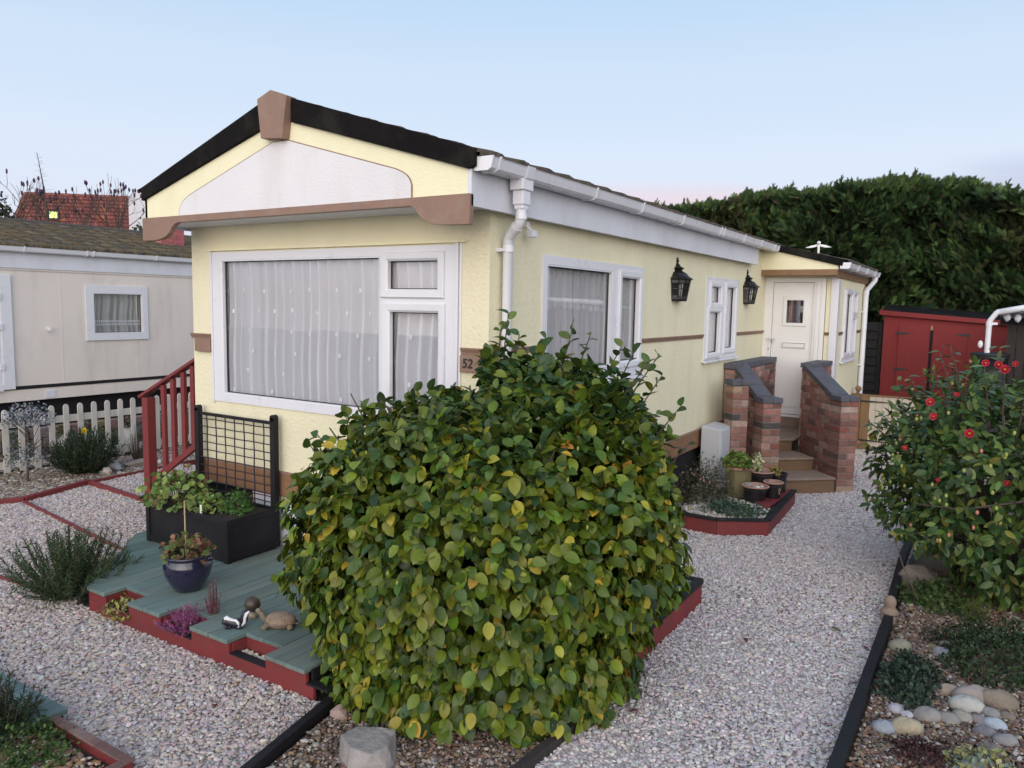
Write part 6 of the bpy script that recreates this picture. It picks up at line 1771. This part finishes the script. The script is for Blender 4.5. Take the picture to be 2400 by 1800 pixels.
mb = MB(); mb.prism([(-19.05, 9.25, 2), (-18.9, 9.62, 2), (-20.5, 10.4, 2), (-20.7, 10.0, 2)], (0, 0, 3.67)); tagit(mb.build('white_building', 'gable_white'), 'sliver of a white building at the right end of the red roof', 'building')
# bare shrubs in front of it
def bare(name, label, base, h, n, spread, heads, seed, group='bare shrubs behind the neighbouring home'):
    rr = random.Random(seed)
    t = thing(name, label, 'shrub', base, group)
    mb = MB(); hb = MB()
    nh = [0]
    def br(p, d, ln, r, lvl):
        pts = [p]
        for i in range(3):
            d = (d+Vector((rr.gauss(0, .12), rr.gauss(0, .2), rr.gauss(.05, .1)))).normalized()
            p = p+d*ln/3; pts.append(p)
        mb.tube(pts, [r, r*.9, r*.8, r*.65], 5, caps=False)
        if lvl == 0:
            if rr.random() < heads:
                hb.blob(p+Vector((0, 0, .03)), (.024, .024, .055), 7, 6, .12, col=(.075, .03, .07))
            return
        for k in range(rr.choice([2, 2, 3])):
            nd_ = (d+Vector((rr.gauss(0, .25), rr.gauss(0, .55), rr.uniform(0, .35)))).normalized()
            br(p, nd_, ln*rr.uniform(.6, .85), r*.62, lvl-1)
    for k in range(n):
        a = rr.uniform(-1, 1)
        br(Vector(base)-Vector((0, 0, .5)), Vector((rr.uniform(-.1, .1), a*spread*.62, 1)).normalized(), h*.36+.3, .022, 3)
    mb.build('branches', 'bark', t)
    if hb.v: hb.build('seed_heads', 'petal', t, smooth=True)
bare('bare_shrub', 'bare branching shrub at the far left above the mossy roof', (-16, 4.45, 3.75), 1.30, 5, .9, .25, 4)
bare('bare_shrub', 'bare shrub in front of the lit skylight', (-16, 5.15, 3.8), 1.15, 3, .5, .3, 5)
bare('bare_shrub', 'low bare shrub before the middle of the red roof', (-16, 5.85, 3.9), 1.0, 3, .7, .5, 6)
bare('bare_shrub', 'bare shrub with dark seed heads before the right of the red roof', (-16, 6.85, 3.8), 1.30, 5, .8, .5, 7)
t = thing('dead_leader', 'single tall wispy conifer tip rising above the red roof', 'tree', (-17, 5.4, 3.5))
mb = MB(); mb.tube([(-17, 5.72, 3.5), (-17, 5.60, 5.0), (-17, 5.46, 5.95)], [.03, .018, .005], 5); mb.build('trunk', 'bark', t)
mb = MB()
for k in range(30):
    z = 4.9+k*.035; s = .22*(1-(k/34)); y = 5.60-(z-5.0)*.147
    mb.tube([(-17, y, z), (-17+random.uniform(-.1, .1), y+random.choice([-1, 1])*s, z+.03)], [.004, .002], 4)
mb.build('twigs', 'bark', t)
mound('evergreen_shrub', 'dark evergreen shrub at the far left behind the mossy roof', (-16.3, 3.95, 3.9), .62, .85, 1500, (.05, .1), [(.02, .035, .018), (.04, .05, .02), (.06, .06, .03)], [3, 3, 1], LT, hollow=.2, cat='shrub')
mound('evergreen_shrub', 'green shrub before the right end of the red roof', (-15.5, 7.15, 3.55), .45, .75, 900, (.05, .1), [(.04, .06, .02), (.07, .07, .025), (.05, .04, .02)], [3, 3, 1], LT, hollow=.2, cat='shrub')

# ------------------------------------------------------------------ back of the drive: gate, shed, fences, lean-to
t = thing('garden_gate', 'brown framed garden gate with cream boards beyond the brick steps', 'gate', (1.5, 9.3, .13))
mb = MB(); mb.box(1.07, 9.26, .13, 1.165, 9.35, 1.09); mb.lathe((1.118, 9.305, 1.09), [(.030, 0), (.045, .012), (.02, .03), (.018, .045), (.038, .062), (.052, .088), (.050, .108), (.03, .135), (.001, .145)], 14); mb.build('gate_post', 'gate_brown', t, bevel=.004)
mb = MB(); mb.box(1.17, 9.28, .19, 1.30, 9.315, 1.075); mb.box(1.975, 9.28, .19, 2.11, 9.315, 1.075); mb.box(.90, 9.27, 1.08, 1.07, 9.34, 1.105); mb.box(1.165, 9.27, 1.077, 2.12, 9.33, 1.10); mb.build('gate_frame', 'gate_brown', t, bevel=.003)
mb = MB(); mb.box(.92, 9.30, .13, 1.07, 9.33, 1.08); mb.build('side_board', 'gate_brown', t)
mb = MB()
for k in range(7): mb.box(1.303+.096*k, 9.285, .20, 1.303+.096*k+.092, 9.300, 1.072)
mb.build('gate_boards', 'gate_cream', t, bevel=.002)
for z in (.99, .34):
    mb = MB(); mb.prism([(1.10, 9.265, z-.016), (1.62, 9.265, z-.006), (1.62, 9.265, z+.006), (1.10, 9.265, z+.016)], (0, .008, 0)); mb.build('strap_hinge', 'metal_black', t)
t = thing('tool_shed', 'red painted wooden tool shed with sloping roof in front of the hedge', 'shed', (2.15, 12.0, .13))
mb = MB(); mb.prism([(1.188, 11.5, .13), (3.15, 11.5, .13), (3.15, 11.5, 2.26), (1.188, 11.5, 2.41)], (0, 1.2, 0)); mb.build('wall', 'shed_red', t)
mb = MB(); mb.prism([(1.105, 11.42, 2.405), (3.2, 11.42, 2.255), (3.2, 11.42, 2.335), (1.105, 11.42, 2.492)], (0, .03, 0)); mb.prism([(1.105, 11.45, 2.42), (1.135, 11.45, 2.42), (1.135, 11.45, 2.490), (1.105, 11.45, 2.490)], (0, 1.3, .12)); mb.build('barge_board', 'shed_red', t, bevel=.003)
mb = MB(); mb.prism([(1.11, 11.45, 2.47), (3.2, 11.45, 2.315), (3.2, 12.75, 2.43), (1.11, 12.75, 2.60)], (0, 0, .018)); mb.build('roof', 'verge_black', t)
for x0, x1 in ((1.45, 1.965), (2.015, 2.55)):
    mb = MB(); mb.box(x0, 11.478, .25, x1, 11.499, 2.20-(x0-1.45)*.07)
    for k in range(1, 4): mb.box(x0+(x1-x0)*k/4-.003, 11.4765, .26, x0+(x1-x0)*k/4+.003, 11.478, 2.15-(x0-1.45)*.07, (.3, .3, .3))
    d_ = mb.build('door', 'shed_red', t, bevel=.002)
    for z in (2.07, 1.40):
        hx = x0+.0 if x0 < 1.9 else x1
        sg = 1 if x0 < 1.9 else -1
        mb = MB(); mb.prism([(hx-.035*sg, 11.47, z-.03), (hx+.20*sg, 11.47, z-.006), (hx+.20*sg, 11.47, z+.006), (hx-.035*sg, 11.47, z+.03)], (0, .007, 0)); mb.build('hinge', 'metal_black', d_)
mb = MB(); mb.box(1.968, 11.47, .30, 2.012, 11.485, 2.14); mb.build('door_gap_bar', 'neigh_dark', t)
mb = MB(); mb.box(1.97, 11.465, 2.14, 2.005, 11.485, 2.22); mb.build('latch', 'terracotta', t)
t = thing('slatted_fence', 'black horizontally boarded fence between the porch and the red shed', 'fence', (.2, 11.65, .13))
for k in range(13):
    mb = MB(); mb.prism([(-2.0, 11.60, .15+.162*k), (-2.0, 11.575, .15+.162*k), (-2.0, 11.61, .15+.162*k+.168), (-2.0, 11.625, .15+.162*k+.168)], (3.16, 0, 0)); mb.build('board', 'black_wood', t)
mb = MB(); mb.box(1.10, 11.56, .13, 1.17, 11.60, 2.26); mb.box(.40, 11.63, .13, .50, 11.72, 2.26); mb.build('post', 'black_wood', t)
t = thing('lean_to', 'lean to with corrugated clear roof and white gutter at the right edge', 'lean to', (3.6, 9, .13))
mb = MB()
N_ = 60
for j in range(N_):
    x0, x1 = 3.02+j*.035, 3.02+(j+1)*.035
    z0, z1 = 2.47+.018*math.sin(j*1.57)+(x0-3)*.10, 2.47+.018*math.sin((j+1)*1.57)+(x1-3)*.10
    mb.add([(x0, 8.6, z0), (x1, 8.6, z1), (x1, 11.2, z1-.12), (x0, 11.2, z0-.12), (x0, 8.6, z0+.006), (x1, 8.6, z1+.006), (x1, 11.2, z1-.114), (x0, 11.2, z0-.114)], [(0, 1, 2, 3), (4, 7, 6, 5), (0, 4, 5, 1)])
mb.build('corrugated_roof', 'corrugated', t)
mb = MB()
for j in range(12):
    mb.blob((3.10+.13*j, 8.66, 2.405+.013*j-.02*(j % 2)), (.045, .03, .055), 8, 6, .1)
mb.build('roof_closure', 'corrugated', t, smooth=True)
mb = MB()
for k in range(22): mb.box(3.12+k*.12, 9.0+.012*(k % 2), .13, 3.12+k*.12+.112, 9.03+.012*(k % 2), 2.36)
mb.build('board_wall', 'fence_dark', t)
mb = MB(); mb.box(3.02, 8.98, 2.30, 5.2, 9.06, 2.40); mb.build('beam', 'neigh_dark', t)
mb = MB(); mb.tube([(2.965, 8.52, 2.475), (3.28, 8.52, 2.545), (5.2, 8.52, 2.62)], .045, 12); mb.build('gutter', 'upvc', t, smooth=True)
downpipe(t, [(3.0, 8.5, 2.49), (2.97, 8.5, 2.475), (2.90, 8.5, 2.37), (2.888, 8.5, 2.34), (2.888, 8.5, 1.86)], .036, collars=[((2.89, 8.5, 2.35), (2.888, 8.5, 2.28), .041)])
mb = MB(); mb.box(2.90, 8.49, 2.30, 2.99, 8.53, 2.335); mb.build('bracket', 'upvc', t)
t = thing('water_butt', 'black water butt below the white downpipe of the lean to', 'water butt', (2.93, 8.6, .13))
mb = MB(); mb.lathe((2.93, 8.62, .13), [(.20, 0), (.215, .3), (.235, .9), (.235, 1.5), (.225, 1.68), (.24, 1.685), (.24, 1.73), (.001, 1.75)], 26); mb.build('barrel', 'water_butt', t, smooth=True)
mb = MB(); mb.lathe((2.93, 8.62, 1.855), [(.245, 0), (.25, .01), (.25, .03), (.18, .045), (.001, .05)], 26); mb.build('lid', 'water_butt', t, smooth=True)
mb = MB(); mb.blob((2.80, 8.42, 2.02), (.032, .03, .055), 10, 8); tagit(mb.build('float_ball', 'shell_white', smooth=True), 'small white plastic float beside the lean to downpipe', 'float')
